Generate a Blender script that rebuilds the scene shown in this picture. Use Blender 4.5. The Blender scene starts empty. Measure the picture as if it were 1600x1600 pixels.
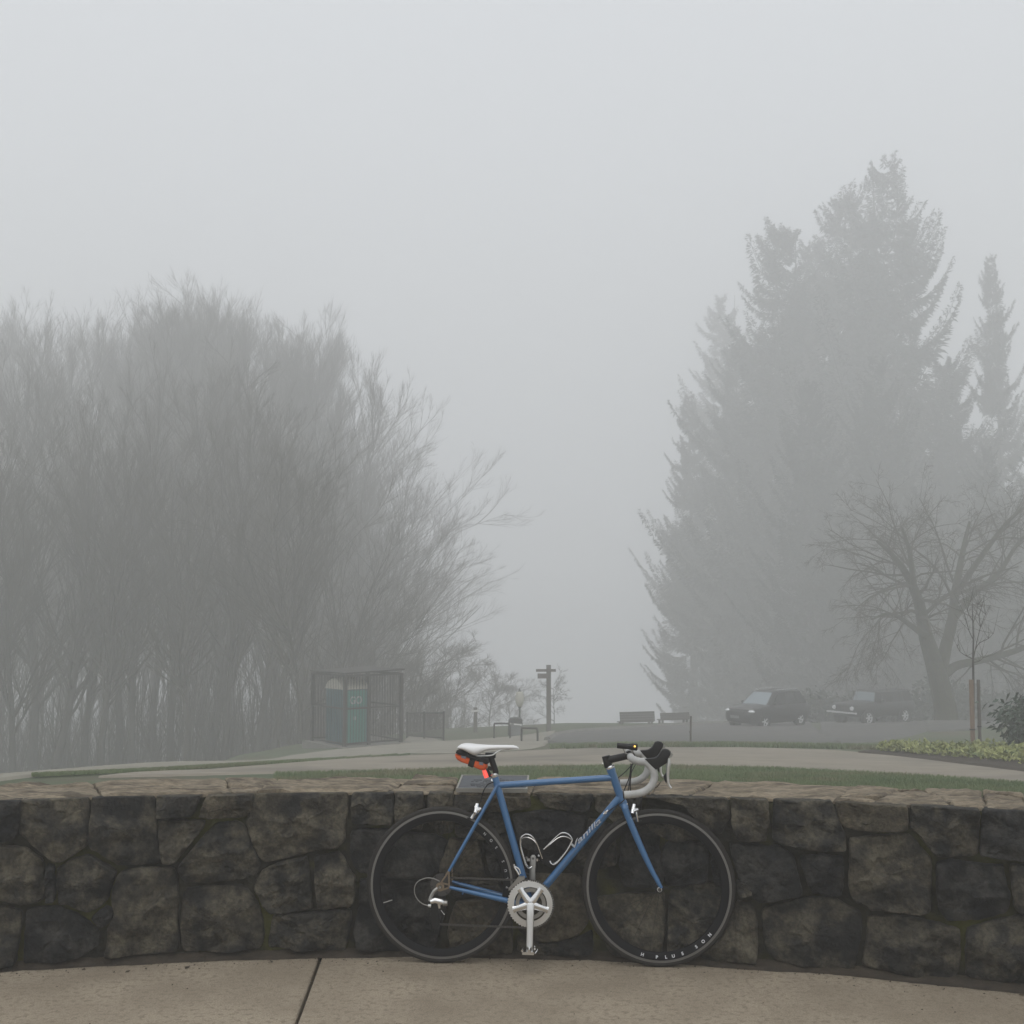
import bpy, math, random
import numpy as np
from mathutils import Vector, Matrix, noise as mnoise

S = bpy.context.scene
COL = S.collection
PI = math.pi
# ------------------------------------------------------------------ camera
F_PX, CAM_H, PITCH = 1730.0, 1.53, math.radians(5.28)     # focal length in 1600-px units, eye height, pitch up
cam = bpy.data.cameras.new('camera')
cam.sensor_width = 36.0
cam.lens = 36.0 * F_PX / 1600.0
cam.clip_start = 0.05
cam.clip_end = 2000.0
camo = bpy.data.objects.new('camera', cam)
COL.objects.link(camo)
camo.location = (0, 0, CAM_H)
camo.rotation_euler = (math.radians(90) + PITCH, 0, 0)
S.camera = camo
# ------------------------------------------------------------------ overcast sky
world = bpy.data.worlds.new('World')
S.world = world
world.use_nodes = True
wt = world.node_tree
bg = wt.nodes['Background']
sky = wt.nodes.new('ShaderNodeTexSky')
sky.sky_type = 'NISHITA'
sky.sun_disc = False
sky.sun_elevation = math.radians(62)
sky.sun_rotation = math.radians(160)
hs = wt.nodes.new('ShaderNodeHueSaturation')
hs.inputs['Saturation'].default_value = 0.10
mx = wt.nodes.new('ShaderNodeMix')
mx.data_type = 'RGBA'
mx.inputs[0].default_value = 0.85                      # even cloud cover over the clear sky
mx.inputs[7].default_value = (5.46, 5.71, 6.12, 1)
wt.links.new(sky.outputs[0], hs.inputs['Color'])
wt.links.new(hs.outputs[0], mx.inputs[6])
wt.links.new(mx.outputs[2], bg.inputs[0])
bg.inputs[1].default_value = 0.10
sun = bpy.data.lights.new('sun', 'SUN')
sun.energy = 0.9
sun.angle = math.radians(60)
sun.color = (1.0, 0.97, 0.93)
suno = bpy.data.objects.new('sun', sun)
COL.objects.link(suno)
suno.rotation_euler = (math.radians(28), 0, math.radians(-20))
S.view_settings.view_transform = 'Standard'
S.view_settings.look = 'None'
S.view_settings.gamma = 1.0
S.view_settings.use_curve_mapping = False
S.view_settings.exposure = 0.64
S.render.engine = 'CYCLES'
S.cycles.volume_bounces = 3
S.cycles.max_bounces = 6
S.cycles.diffuse_bounces = 2
S.cycles.glossy_bounces = 2
S.cycles.use_adaptive_sampling = False
S.cycles.use_light_tree = False
S.cycles.caustics_reflective = False
S.cycles.caustics_refractive = False

# ------------------------------------------------------------------ picture geometry
CP, SP = math.cos(PITCH), math.sin(PITCH)
def ray(px, py):
    u = (px - 800.0) / F_PX
    v = -(py - 800.0) / F_PX
    return np.array((u, CP - v * SP, SP + v * CP))
EYE = np.array((0.0, 0.0, CAM_H))
def at_y(px, py, y):
    d = ray(px, py)
    return EYE + d * (y / d[1])
def at_z(px, py, z):
    d = ray(px, py)
    return EYE + d * ((z - CAM_H) / d[2])

# ------------------------------------------------------------------ terrain
_py = np.array([-100, 0, 8, 10, 12, 13, 17, 22, 26, 27, 40, 50, 60, 66, 80, 120, 260.])
_pz = np.array([-.08, -.08, -.08, -.15, -.28, -.36, -.77, -1.2, -1.54, -1.62, -2.75, -3.5, -4.25, -4.85, -6.6, -12, -35.])
_ty = np.arange(-100, 260, 0.25)
_tz = np.interp(_ty, _py, _pz)
_k = np.hanning(13); _k /= _k.sum()
_tz = np.convolve(np.pad(_tz, 6, mode='edge'), _k, mode='valid')
_ey = np.array([0, 13, 18, 25, 33, 37, 45, 50, 60, 80, 200.])
_ex = np.array([-6.4, -6.5, -6.6, -6.9, -7.4, -8.6, -8.6, -6.5, -3.5, -3, -3.])
def terrain(x, y):
    x = np.asarray(x, float); y = np.asarray(y, float)
    z = np.interp(y, _ty, _tz)
    ramp = np.clip((y - 16) / 14, 0, 1)
    z = z - .045 * np.clip(3 - x, 0, 12) * ramp * ramp * (3 - 2 * ramp)
    ed = np.interp(y, _ey, _ex) - x
    g = np.clip((y - 9) / 4, 0, 1)
    z = z - g * np.where(ed > 0, 7 * (1 - np.exp(-np.clip(ed, 0, None) * .07)) * np.clip(ed / 1.5, 0, 1), 0)
    # low mound round the old tree on the right
    z = z + .40 * np.exp(-(((x - 17.6) / 3.2) ** 2 + ((y - 44.5) / 4.0) ** 2))
    return z
def hit(px, py):
    d = ray(px, py)
    t = np.arange(6.0, 130.0, 0.1)
    below = (EYE[2] + d[2] * t) < terrain(d[0] * t, d[1] * t)
    i = int(np.argmax(below)) if below.any() else len(t) - 1
    a, b = t[i] - .1, t[i]
    for _ in range(12):
        m = .5 * (a + b)
        if EYE[2] + d[2] * m < float(terrain(d[0] * m, d[1] * m)): b = m
        else: a = m
    return EYE + d * b
def on_ground(px, y):
    """point on the terrain at distance y seen in picture column px"""
    r = 1150.0
    for _ in range(4):
        p = at_y(px, r, y)
        z = float(terrain(p[0], y))
        a = math.atan2(z - CAM_H, y) - PITCH
        r = 800 - F_PX * math.tan(a)
    p = at_y(px, r, y)
    return np.array((p[0], y, float(terrain(p[0], y))))

# ------------------------------------------------------------------ materials
MATS = {}
def mat(name, c1, c2=None, scale=5.0, rough=.8, metal=0.0, bump=0.0, bscale=60.0, c3=None, s3=2.0, rnd=False,
        coat=0.0, spec=.5, lo=.35, hi=.65, detail=6.0, emit=None, trans=0.0, stretch=None, grain=None):
    m = bpy.data.materials.new(name)
    m.use_nodes = True
    nt = m.node_tree
    b = nt.nodes['Principled BSDF']
    b.inputs['Roughness'].default_value = rough
    b.inputs['Metallic'].default_value = metal
    b.inputs['Coat Weight'].default_value = coat
    b.inputs['Coat Roughness'].default_value = .12
    b.inputs['Specular IOR Level'].default_value = spec
    b.inputs['Transmission Weight'].default_value = trans
    b.inputs['Base Color'].default_value = (*c1, 1)
    vec = None
    if c2 is not None or bump > 0:
        tc = nt.nodes.new('ShaderNodeTexCoord')
        vec = tc.outputs['Object']
        if rnd:
            oi = nt.nodes.new('ShaderNodeObjectInfo')
            ml = nt.nodes.new('ShaderNodeMath'); ml.operation = 'MULTIPLY'; ml.inputs[1].default_value = 91.7
            nt.links.new(oi.outputs['Random'], ml.inputs[0])
            va = nt.nodes.new('ShaderNodeVectorMath'); va.operation = 'ADD'
            nt.links.new(vec, va.inputs[0]); nt.links.new(ml.outputs[0], va.inputs[1])
            vec = va.outputs[0]
        if stretch:
            mp = nt.nodes.new('ShaderNodeMapping'); mp.inputs['Scale'].default_value = stretch
            nt.links.new(vec, mp.inputs[0]); vec = mp.outputs[0]
    if c2 is not None:
        n = nt.nodes.new('ShaderNodeTexNoise'); n.inputs['Scale'].default_value = scale; n.inputs['Detail'].default_value = detail
        n.inputs['Roughness'].default_value = .6
        nt.links.new(vec, n.inputs['Vector'])
        mr = nt.nodes.new('ShaderNodeMapRange'); mr.inputs[1].default_value = lo; mr.inputs[2].default_value = hi
        nt.links.new(n.outputs[0], mr.inputs[0])
        mi = nt.nodes.new('ShaderNodeMix'); mi.data_type = 'RGBA'
        mi.inputs[6].default_value = (*c1, 1); mi.inputs[7].default_value = (*c2, 1)
        nt.links.new(mr.outputs[0], mi.inputs[0])
        out = mi.outputs[2]
        if c3 is not None:
            n2 = nt.nodes.new('ShaderNodeTexNoise'); n2.inputs['Scale'].default_value = s3; n2.inputs['Detail'].default_value = 7
            nt.links.new(vec, n2.inputs['Vector'])
            mr2 = nt.nodes.new('ShaderNodeMapRange'); mr2.inputs[1].default_value = .5; mr2.inputs[2].default_value = .64
            nt.links.new(n2.outputs[0], mr2.inputs[0])
            mi2 = nt.nodes.new('ShaderNodeMix'); mi2.data_type = 'RGBA'
            nt.links.new(out, mi2.inputs[6]); mi2.inputs[7].default_value = (*c3, 1)
            nt.links.new(mr2.outputs[0], mi2.inputs[0])
            out = mi2.outputs[2]
        if grain:
            gs, g0, g1 = grain
            ng = nt.nodes.new('ShaderNodeTexNoise'); ng.inputs['Scale'].default_value = gs; ng.inputs['Detail'].default_value = 4; ng.inputs['Roughness'].default_value = .7
            nt.links.new(vec, ng.inputs['Vector'])
            mg = nt.nodes.new('ShaderNodeMapRange'); mg.inputs[1].default_value = .32; mg.inputs[2].default_value = .68
            mg.inputs[3].default_value = g0; mg.inputs[4].default_value = g1
            nt.links.new(ng.outputs[0], mg.inputs[0])
            mm = nt.nodes.new('ShaderNodeMix'); mm.data_type = 'RGBA'; mm.blend_type = 'MULTIPLY'; mm.inputs[0].default_value = 1
            cc = nt.nodes.new('ShaderNodeCombineColor')
            for k in range(3): nt.links.new(mg.outputs[0], cc.inputs[k])
            nt.links.new(out, mm.inputs[6]); nt.links.new(cc.outputs[0], mm.inputs[7])
            out = mm.outputs[2]
        nt.links.new(out, b.inputs['Base Color'])
    if bump > 0:
        nb = nt.nodes.new('ShaderNodeTexNoise'); nb.inputs['Scale'].default_value = bscale; nb.inputs['Detail'].default_value = 8
        nb.inputs['Roughness'].default_value = .65
        nt.links.new(vec, nb.inputs['Vector'])
        bp = nt.nodes.new('ShaderNodeBump'); bp.inputs['Strength'].default_value = bump; bp.inputs['Distance'].default_value = .02
        nt.links.new(nb.outputs[0], bp.inputs['Height'])
        nt.links.new(bp.outputs[0], b.inputs['Normal'])
    if emit:
        b.inputs['Emission Color'].default_value = (*emit[0], 1)
        b.inputs['Emission Strength'].default_value = emit[1]
        m.cycles.emission_sampling = 'NONE'
    MATS[name] = m
    return m
mat('concrete', (.275, .226, .164), (.385, .322, .24), 2.6, .9, bump=.6, bscale=120, c3=(.25, .206, .149), s3=40, detail=14, lo=.36, hi=.66, grain=(150, .72, 1.28))
mat('joint_dirt', (.035, .03, .022), rough=1)
for i, (a, b2, c) in enumerate([((.026, .0245, .022), (.080, .071, .052), (.011, .011, .0115)),
                                ((.044, .039, .030), (.100, .088, .063), (.017, .016, .015)),
                                ((.013, .013, .0135), (.043, .041, .037), (.0065, .0065, .008)),
                                ((.056, .048, .034), (.096, .081, .055), (.027, .024, .019))]):
    mat('stone%d' % i, a, b2, 11, .8, bump=1.0, bscale=34, c3=c, s3=6.5, rnd=True, detail=14, spec=.3, lo=.43, hi=.58, grain=(48, .5, 1.5))
mat('cap', (.19, .155, .108), (.31, .255, .18), 7, .88, bump=1.0, bscale=24, c3=(.11, .088, .062), s3=6, rnd=True, stretch=(1, 3.4, 1), lo=.4, hi=.62, grain=(30, .6, 1.35))
mat('mortar', (.014, .012, .008), (.030, .027, .015), 12, .97, bump=.8, bscale=40, c3=(.060, .060, .008), s3=4.0)
mat('soil', (.028, .021, .014), (.06, .046, .031), 14, 1, bump=.6, bscale=90)
mat('grass_ground', (.055, .075, .034), (.08, .10, .046), 1.4, 1, bump=.5, bscale=30, c3=(.085, .075, .045), s3=.5)
mat('blade', (.115, .165, .07), (.17, .21, .095), 1.1, .7, c3=(.19, .185, .10), s3=.9)
mat('near_path', (.215, .188, .148), (.27, .238, .19), 1.6, .95, bump=.4, bscale=40, c3=(.165, .148, .12), s3=.35)
mat('asphalt', (.085, .083, .078), (.115, .112, .105), 1.2, .93, bump=.3, bscale=40)
mat('pale_path', (.20, .186, .15), (.26, .242, .196), .9, .95, bump=.2, bscale=30)
mat('kerb', (.16, .155, .14), (.22, .21, .19), 3, .9)
mat('litter', (.05, .038, .026), (.085, .066, .044), 6, 1, bump=.5, bscale=30)
mat('bark', (.045, .040, .034), (.075, .068, .058), 9, .95, bump=.6, bscale=30)
mat('twig', (.058, .05, .036), (.085, .074, .052), 3, .95)
mat('mossy_bark', (.05, .046, .034), (.07, .075, .04), 5, .95, bump=.6, bscale=25)
mat('needle', (.014, .024, .016), (.026, .038, .024), .6, .8)
mat('dark_leaf', (.025, .05, .03), (.045, .078, .042), 9, .45)
mat('lime_leaf', (.24, .27, .07), (.36, .37, .14), 12, .6, c3=(.10, .14, .04), s3=5)
# bicycle
mat('blue_paint', (.028, .125, .290), rough=.3, coat=.8)
mat('blue_deep', (.02, .05, .16), rough=.3, coat=.5)
mat('rubber', (.016, .0145, .013), (.024, .021, .019), 40, .75, spec=.3)
mat('rim_black', (.004, .004, .006), rough=.45, spec=.2)
mat('alloy', (.74, .74, .73), rough=.40, metal=1)
mat('alloy_bright', (.82, .82, .82), rough=.2, metal=1)
mat('alloy_dull', (.34, .33, .31), rough=.42, metal=1)
mat('steel_dark', (.12, .115, .11), rough=.45, metal=1)
mat('dropout_steel', (.30, .24, .18), rough=.4, metal=1)
mat('black_part', (.006, .006, .007), rough=.42, spec=.35)
mat('black_rubber', (.008, .008, .009), rough=.65, spec=.35)
mat('tape', (.36, .36, .35), (.43, .43, .42), 30, .55)
mat('saddle_white', (.80, .80, .80), rough=.4)
mat('orange_cloth', (.70, .11, .018), (.60, .085, .014), 60, .7)
mat('black_cloth', (.012, .010, .010), rough=.9)
mat('reflective', (.16, .16, .19), rough=.5)
mat('rim_print', (.5, .5, .5), rough=.6)
mat('track', (.22, .215, .205), rough=.5, metal=1)
mat('decal', (.72, .73, .75), rough=.5)
mat('red_lens', (.75, .05, .04), rough=.2, emit=((1, .12, .09), .55))
mat('amber_lens', (.8, .3, .02), rough=.2, emit=((1, .62, .12), 1.6))
mat('amber_housing', (.06, .025, .004), rough=.3)
# plaque
mat('plaque', (.075, .083, .093), (.10, .108, .118), 20, .7, metal=.15)
mat('plaque_rim', (.26, .25, .22), rough=.6, metal=.2)
mat('plaque_letter', (.018, .02, .022), rough=.7)
# park
mat('cage_metal', (.022, .018, .015), rough=.6)
mat('teal_plastic', (.025, .25, .205), (.03, .27, .22), 5, .45)
mat('navy_plastic', (.02, .12, .15), (.024, .13, .16), 5, .5)
mat('translucent_roof', (.55, .53, .46), rough=.6)
mat('white_paint', (.78, .78, .76), rough=.6)
mat('post_wood', (.10, .09, .08), (.14, .125, .11), 8, .9)
mat('sign_wood', (.115, .09, .08), (.14, .11, .10), 8, .9)
mat('stake_wood', (.19, .125, .085), (.24, .16, .11), 6, .9, stretch=(6, 6, 1))
mat('bench_wood', (.08, .068, .055), (.11, .095, .08), 8, .9)
mat('rail_metal', (.07, .068, .06), rough=.5, metal=.6)
mat('bin_grey', (.20, .21, .21), rough=.7)
mat('bin_lid', (.05, .05, .048), rough=.6)
mat('door_print', (.42, .46, .45), rough=.7)
mat('lamp_globe', (.62, .60, .52), rough=.4)
# cars
mat('car_black', (.008, .0085, .009), rough=.3, coat=.2, spec=.35)
mat('car_glass', (.008, .009, .01), rough=.12, spec=.35)
mat('windscreen', (.22, .27, .30), rough=.12, spec=.8)
mat('car_dark', (.012, .012, .012), rough=.7)
mat('silver_paint', (.68, .69, .70), rough=.4)
mat('lens', (.85, .86, .88), rough=.2)

# ------------------------------------------------------------------ object helpers
def link(o, parent=None):
    COL.objects.link(o)
    if parent is not None: o.parent = parent
    return o
def tag(o, label=None, cat=None, group=None, kind=None):
    if label: o['label'] = label
    if cat: o['category'] = cat
    if group: o['group'] = group
    if kind: o['kind'] = kind
    return o
def empty(name, loc=(0, 0, 0), rz=0.0):
    o = bpy.data.objects.new(name, None)
    o.empty_display_size = .2
    o.location = tuple(loc)
    o.rotation_euler = (0, 0, rz)
    return link(o)
def mesh_np(name, verts, quads=None, tris=None, smooth=True):
    me = bpy.data.meshes.new(name)
    verts = np.asarray(verts, np.float32).reshape(-1, 3)
    me.vertices.add(len(verts))
    me.vertices.foreach_set('co', verts.ravel())
    idx, start, tot, n = [], [], [], 0
    for arr, k in ((quads, 4), (tris, 3)):
        if arr is None or len(arr) == 0: continue
        arr = np.asarray(arr, np.int32).reshape(-1, k)
        idx.append(arr.ravel())
        start.append(n + np.arange(len(arr)) * k)
        tot.append(np.full(len(arr), k))
        n += arr.size
    idx = np.concatenate(idx).astype(np.int32); start = np.concatenate(start).astype(np.int32); tot = np.concatenate(tot).astype(np.int32)
    me.loops.add(len(idx)); me.loops.foreach_set('vertex_index', idx)
    me.polygons.add(len(start)); me.polygons.foreach_set('loop_start', start); me.polygons.foreach_set('loop_total', tot)
    me.polygons.foreach_set('use_smooth', np.full(len(start), smooth))
    me.update(calc_edges=True)
    return me
def obj_from(name, me, m, parent=None):
    if isinstance(m, str): m = MATS[m]
    me.materials.append(m)
    return link(bpy.data.objects.new(name, me), parent)

class MB:
    """collects simple shapes, then builds ONE mesh object"""
    def __init__(self): self.v = []; self.f = []
    def add(self, v, f):
        o = len(self.v)
        self.v += [tuple(p) for p in v]
        self.f += [tuple(i + o for i in q) for q in f]
        return self
    def box(self, c, s, rz=0.0, M=None):
        hx, hy, hz = s[0] / 2, s[1] / 2, s[2] / 2
        ca, sa = math.cos(rz), math.sin(rz)
        v = []
        for x in (-hx, hx):
            for y in (-hy, hy):
                for z in (-hz, hz):
                    p = (x * ca - y * sa + c[0], x * sa + y * ca + c[1], z + c[2])
                    v.append(p)
        return self.add(v, [(0, 1, 3, 2), (4, 6, 7, 5), (0, 4, 5, 1), (2, 3, 7, 6), (0, 2, 6, 4), (1, 5, 7, 3)])
    def beam(self, a, b, w, h, up=(0, 0, 1)):
        a, b = Vector(a), Vector(b)
        d = (b - a).normalized()
        u = Vector(up)
        s = d.cross(u)
        if s.length < 1e-4: s = d.cross(Vector((1, 0, 0)))
        s.normalize(); u = s.cross(d).normalized()
        v = []
        for p in (a, b):
            for i, j in ((-1, -1), (1, -1), (1, 1), (-1, 1)):
                v.append(p + s * (i * w / 2) + u * (j * h / 2))
        return self.add(v, [(0, 1, 2, 3), (7, 6, 5, 4), (0, 4, 5, 1), (1, 5, 6, 2), (2, 6, 7, 3), (3, 7, 4, 0)])
    def tube(self, pts, r, n=10, flat=1.0, up=None):
        P = [Vector(p) for p in pts]
        R = list(r) if hasattr(r, '__len__') else [r] * len(P)
        T = []
        for i in range(len(P)):
            d = P[min(i + 1, len(P) - 1)] - P[max(i - 1, 0)]
            T.append(d.normalized())
        ref = Vector(up) if up else (Vector((0, 1, 0)) if abs(T[0].y) < .9 else Vector((1, 0, 0)))
        a = (ref - T[0] * ref.dot(T[0])).normalized()
        v, f = [], []
        for i, p in enumerate(P):
            a = (a - T[i] * a.dot(T[i])).normalized()
            b = T[i].cross(a)
            for k in range(n):
                t = 2 * PI * k / n
                v.append(p + a * (math.cos(t) * R[i] * flat) + b * (math.sin(t) * R[i]))
        for i in range(len(P) - 1):
            for k in range(n):
                k2 = (k + 1) % n
                f.append((i * n + k, i * n + k2, (i + 1) * n + k2, (i + 1) * n + k))
        f.append(tuple(range(n - 1, -1, -1)))
        f.append(tuple((len(P) - 1) * n + k for k in range(n)))
        return self.add(v, f)
    def lathe(self, prof, c=(0, 0, 0), axis='y', n=48, closed=True):
        """prof: (radius, along-axis) loop turned round the axis"""
        v, f = [], []
        m = len(prof)
        for i in range(n):
            t = 2 * PI * i / n
            for r, a in prof:
                if axis == 'y': p = (r * math.cos(t), a, r * math.sin(t))
                elif axis == 'z': p = (r * math.cos(t), r * math.sin(t), a)
                else: p = (a, r * math.cos(t), r * math.sin(t))
                v.append((p[0] + c[0], p[1] + c[1], p[2] + c[2]))
        for i in range(n):
            i2 = (i + 1) % n
            for j in range(m if closed else m - 1):
                j2 = (j + 1) % m
                f.append((i * m + j, i * m + j2, i2 * m + j2, i2 * m + j))
        return self.add(v, f)
    def prism(self, poly, y0, y1):
        """poly: list of (x, z), extruded from y0 to y1"""
        n = len(poly)
        v = [(x, y0, z) for x, z in poly] + [(x, y1, z) for x, z in poly]
        f = [tuple(range(n)), tuple(range(2 * n - 1, n - 1, -1))]
        f += [(i, i + n, (i + 1) % n + n, (i + 1) % n) for i in range(n)]
        return self.add(v, f)
    def ball(self, c, r, n=12, m=8):
        r = r if hasattr(r, '__len__') else (r, r, r)
        v = [(c[0], c[1], c[2] - r[2])]
        for j in range(1, m):
            a = -PI / 2 + PI * j / m
            for i in range(n):
                t = 2 * PI * i / n
                v.append((c[0] + r[0] * math.cos(a) * math.cos(t), c[1] + r[1] * math.cos(a) * math.sin(t), c[2] + r[2] * math.sin(a)))
        v.append((c[0], c[1], c[2] + r[2]))
        f = [(0, 1 + (i + 1) % n, 1 + i) for i in range(n)]
        for j in range(m - 2):
            for i in range(n):
                a = 1 + j * n + i; b = 1 + j * n + (i + 1) % n
                f.append((a, b, b + n, a + n))
        l = len(v) - 1
        f += [(1 + (m - 2) * n + i, 1 + (m - 2) * n + (i + 1) % n, l) for i in range(n)]
        return self.add(v, f)
    def loft(self, rings, cap=True):
        n = len(rings[0]); v = [p for r in rings for p in r]; f = []
        for i in range(len(rings) - 1):
            for k in range(n):
                k2 = (k + 1) % n
                f.append((i * n + k, i * n + k2, (i + 1) * n + k2, (i + 1) * n + k))
        if cap:
            f.append(tuple(range(n - 1, -1, -1))); f.append(tuple((len(rings) - 1) * n + k for k in range(n)))
        return self.add(v, f)
    def build(self, name, m, parent=None, smooth=True, angle=35):
        me = bpy.data.meshes.new(name)
        me.from_pydata(self.v, [], self.f)
        if smooth:
            me.polygons.foreach_set('use_smooth', [True] * len(me.polygons))
            me.set_sharp_from_angle(angle=math.radians(angle))
        return obj_from(name, me, m, parent)
def spline(pts, n=6):
    """Catmull-Rom through points"""
    P = [np.array(p, float) for p in pts]
    P = [2 * P[0] - P[1]] + P + [2 * P[-1] - P[-2]]
    out = []
    for i in range(1, len(P) - 2):
        for k in range(n):
            t = k / n
            out.append(.5 * ((2 * P[i]) + (-P[i - 1] + P[i + 1]) * t + (2 * P[i - 1] - 5 * P[i] + 4 * P[i + 1] - P[i + 2]) * t * t
                             + (-P[i - 1] + 3 * P[i] - 3 * P[i + 1] + P[i + 2]) * t ** 3))
    out.append(P[-2])
    return out
def text_mesh(txt, size, shear=0.0, depth=.0004, bold=0.0):
    cu = bpy.data.curves.new('lettering', 'FONT')
    cu.body = txt; cu.size = size; cu.extrude = depth; cu.shear = shear; cu.offset = bold
    cu.align_x = 'CENTER'; cu.align_y = 'CENTER'
    o = bpy.data.objects.new('lettering', cu); COL.objects.link(o)
    bpy.context.view_layer.update()
    me = bpy.data.meshes.new_from_object(o.evaluated_get(bpy.context.evaluated_depsgraph_get()))
    bpy.data.objects.remove(o)
    return me
# ================================================================== the setting: terrain, pavement, paths, road
def grid_sheet(name, X, Y, Z, m):
    h, w = X.shape
    i = np.arange(h * w).reshape(h, w)
    q = np.stack([i[:-1, :-1], i[:-1, 1:], i[1:, 1:], i[1:, :-1]], -1).reshape(-1, 4)
    return obj_from(name, mesh_np(name, np.stack([X, Y, Z], -1), q), m)
gx = np.concatenate([np.arange(-140, -24, 4), np.arange(-24, 26, .5), np.arange(26, 141, 4)])
gy = np.concatenate([np.arange(-70, 4, 4), np.arange(4, 62, .5), np.arange(62, 90, 2), np.arange(90, 161, 5)])
GX, GY = np.meshgrid(gx, gy)
GZ = terrain(GX, GY)
ground = grid_sheet('ground', GX, GY, GZ, 'grass_ground')
tag(ground, kind='structure')

def resample(pts, n):
    P = np.array(pts, float)
    s = np.concatenate([[0], np.cumsum(np.abs(np.diff(P[:, 0])) + np.abs(np.diff(P[:, 1])) * 2)])
    t = np.linspace(0, s[-1], n)
    return np.stack([np.interp(t, s, P[:, 0]), np.interp(t, s, P[:, 1])], -1)
def strip(name, near, far, m, n=80, k=14, lift=.02, kind='structure', jitter=0.0):
    """a sheet laid over the terrain between two traced edges"""
    rg = random.Random(5)
    A = np.array([hit(*p)[:2] for p in resample(near, n)]); B = np.array([hit(*p)[:2] for p in resample(far, n)])
    if jitter:
        for i in range(n):
            A[i, 1] += rg.uniform(-1, 1) * jitter; B[i, 1] += rg.uniform(-1, 1) * jitter
    t = np.linspace(0, 1, k)[:, None, None]
    P = A[None] * (1 - t) + B[None] * t
    X, Y = P[..., 0], P[..., 1]
    Z = terrain(X, Y) + lift
    Z[0] -= lift + .05; Z[-1] -= lift + .05
    o = grid_sheet(name, X, Y, Z, m)
    return tag(o, kind=kind)
strip('footpath', [(150, 1216), (300, 1213), (420, 1210), (540, 1207), (640, 1204), (800, 1199), (1000, 1196), (1200, 1200), (1330, 1207), (1450, 1214), (1600, 1226), (1760, 1241)],
      [(220, 1208), (330, 1204), (450, 1194), (560, 1185), (660, 1180.5), (750, 1178), (860, 1171), (1000, 1168), (1150, 1168), (1300, 1172), (1390, 1180), (1480, 1192), (1600, 1208), (1760, 1226)],
      'near_path', n=140, k=20, lift=.025, jitter=.05)
strip('road', [(856, 1161), (880, 1165), (1000, 1163.5), (1150, 1163.5), (1290, 1165), (1370, 1161), (1420, 1152), (1455, 1144), (1540, 1141), (1700, 1141)],
      [(855, 1159), (868, 1151), (895, 1146), (970, 1141), (1070, 1134), (1140, 1131.5), (1300, 1129), (1450, 1128), (1540, 1128), (1700, 1128)],
      'asphalt', n=160, k=40, lift=.07)
# pale path running straight away on the left, along the edge of the slope
wy = np.linspace(9, 39.5, 110)
lx = np.interp(wy, [9, 13, 18, 22, 26, 31, 35, 39.5], [-6.3, -6.3, -6.25, -6.35, -6.45, -6.6, -6.0, -4.2])
nr = np.array([hit(*p)[:2] for p in ((70, 1213), (160, 1208), (250, 1203), (350, 1196.5), (450, 1190), (560, 1182.5), (640, 1178))])
rx = np.interp(wy, np.concatenate([[9], nr[:, 1], [36, 39.5]]), np.concatenate([[nr[0, 0]], nr[:, 0], [-2.5, -2.6]]))
t = np.linspace(0, 1, 10)[:, None]
X = rx[None] * (1 - t) + lx[None] * t; Y = np.repeat(wy[None], 10, 0); Z = terrain(X, Y) + .035; Z[0] -= .08; Z[-1] -= .08
tag(grid_sheet('side_path', X, Y, Z, 'pale_path'), kind='structure')
strip('paved_corner', [(615, 1177), (660, 1178.5), (700, 1178), (740, 1177), (790, 1174.5), (830, 1171.5), (850, 1167), (858, 1161)],
      [(626, 1163), (640, 1149), (665, 1150), (690, 1158), (750, 1154.5), (800, 1150.5), (850, 1144), (868, 1141.5)], 'pale_path', n=70, k=12, lift=.05)
def kerb_line(name, pts, h, w, m, n=60):
    P = [hit(*p) for p in resample(pts, n)]
    mb = MB()
    mb.tube([(p[0], p[1], p[2] + h * .3) for p in P], [h] * len(P), n=6, flat=w / h, up=(0, 1, 0))
    return tag(mb.build(name, m), kind='structure')
kerb_line('kerb', [(855, 1159), (868, 1150.5), (895, 1145.5), (970, 1140.5), (1070, 1133.5), (1140, 1131), (1300, 1128.5), (1425, 1127.5)], .13, .12, 'kerb')

# ------------------------------------------------------------------ round plaza: circle through three points of the wall's foot
def circ(a, b, c):
    A = np.array([[2 * (b[0] - a[0]), 2 * (b[1] - a[1])], [2 * (c[0] - a[0]), 2 * (c[1] - a[1])]])
    r = np.array([b[0] ** 2 + b[1] ** 2 - a[0] ** 2 - a[1] ** 2, c[0] ** 2 + c[1] ** 2 - a[0] ** 2 - a[1] ** 2])
    o = np.linalg.solve(A, r)
    return o, float(np.hypot(*(np.array(a) - o)))
f0, f1, f2 = at_z(0, 1516, 0)[:2], at_z(600, 1492, 0)[:2], at_z(1600, 1546, 0)[:2]
WC, WR = circ(f0, f1, f2)                      # centre and radius of the wall's front face
WT, WH = .47, .712                             # thickness and height
print('WALL', WC, WR, f0, f1, f2)
def wall_pt(s, z, out=0.0):
    """point on the wall: s along the face, z up, out towards the plaza"""
    a = s / WR
    r = WR - out
    return (WC[0] + r * math.sin(a), WC[1] + r * math.cos(a), z)
def wall_sz(px, py):
    d = ray(px, py)[:2]
    d3 = ray(px, py)
    o = -WC
    a = d @ d; b = 2 * (o @ d); c = o @ o - WR ** 2
    t = (-b + math.sqrt(b * b - 4 * a * c)) / (2 * a)
    p = EYE + d3 * t
    ang = math.atan2(p[0] - WC[0], p[1] - WC[1])
    return ang * WR, p[2]

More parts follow.
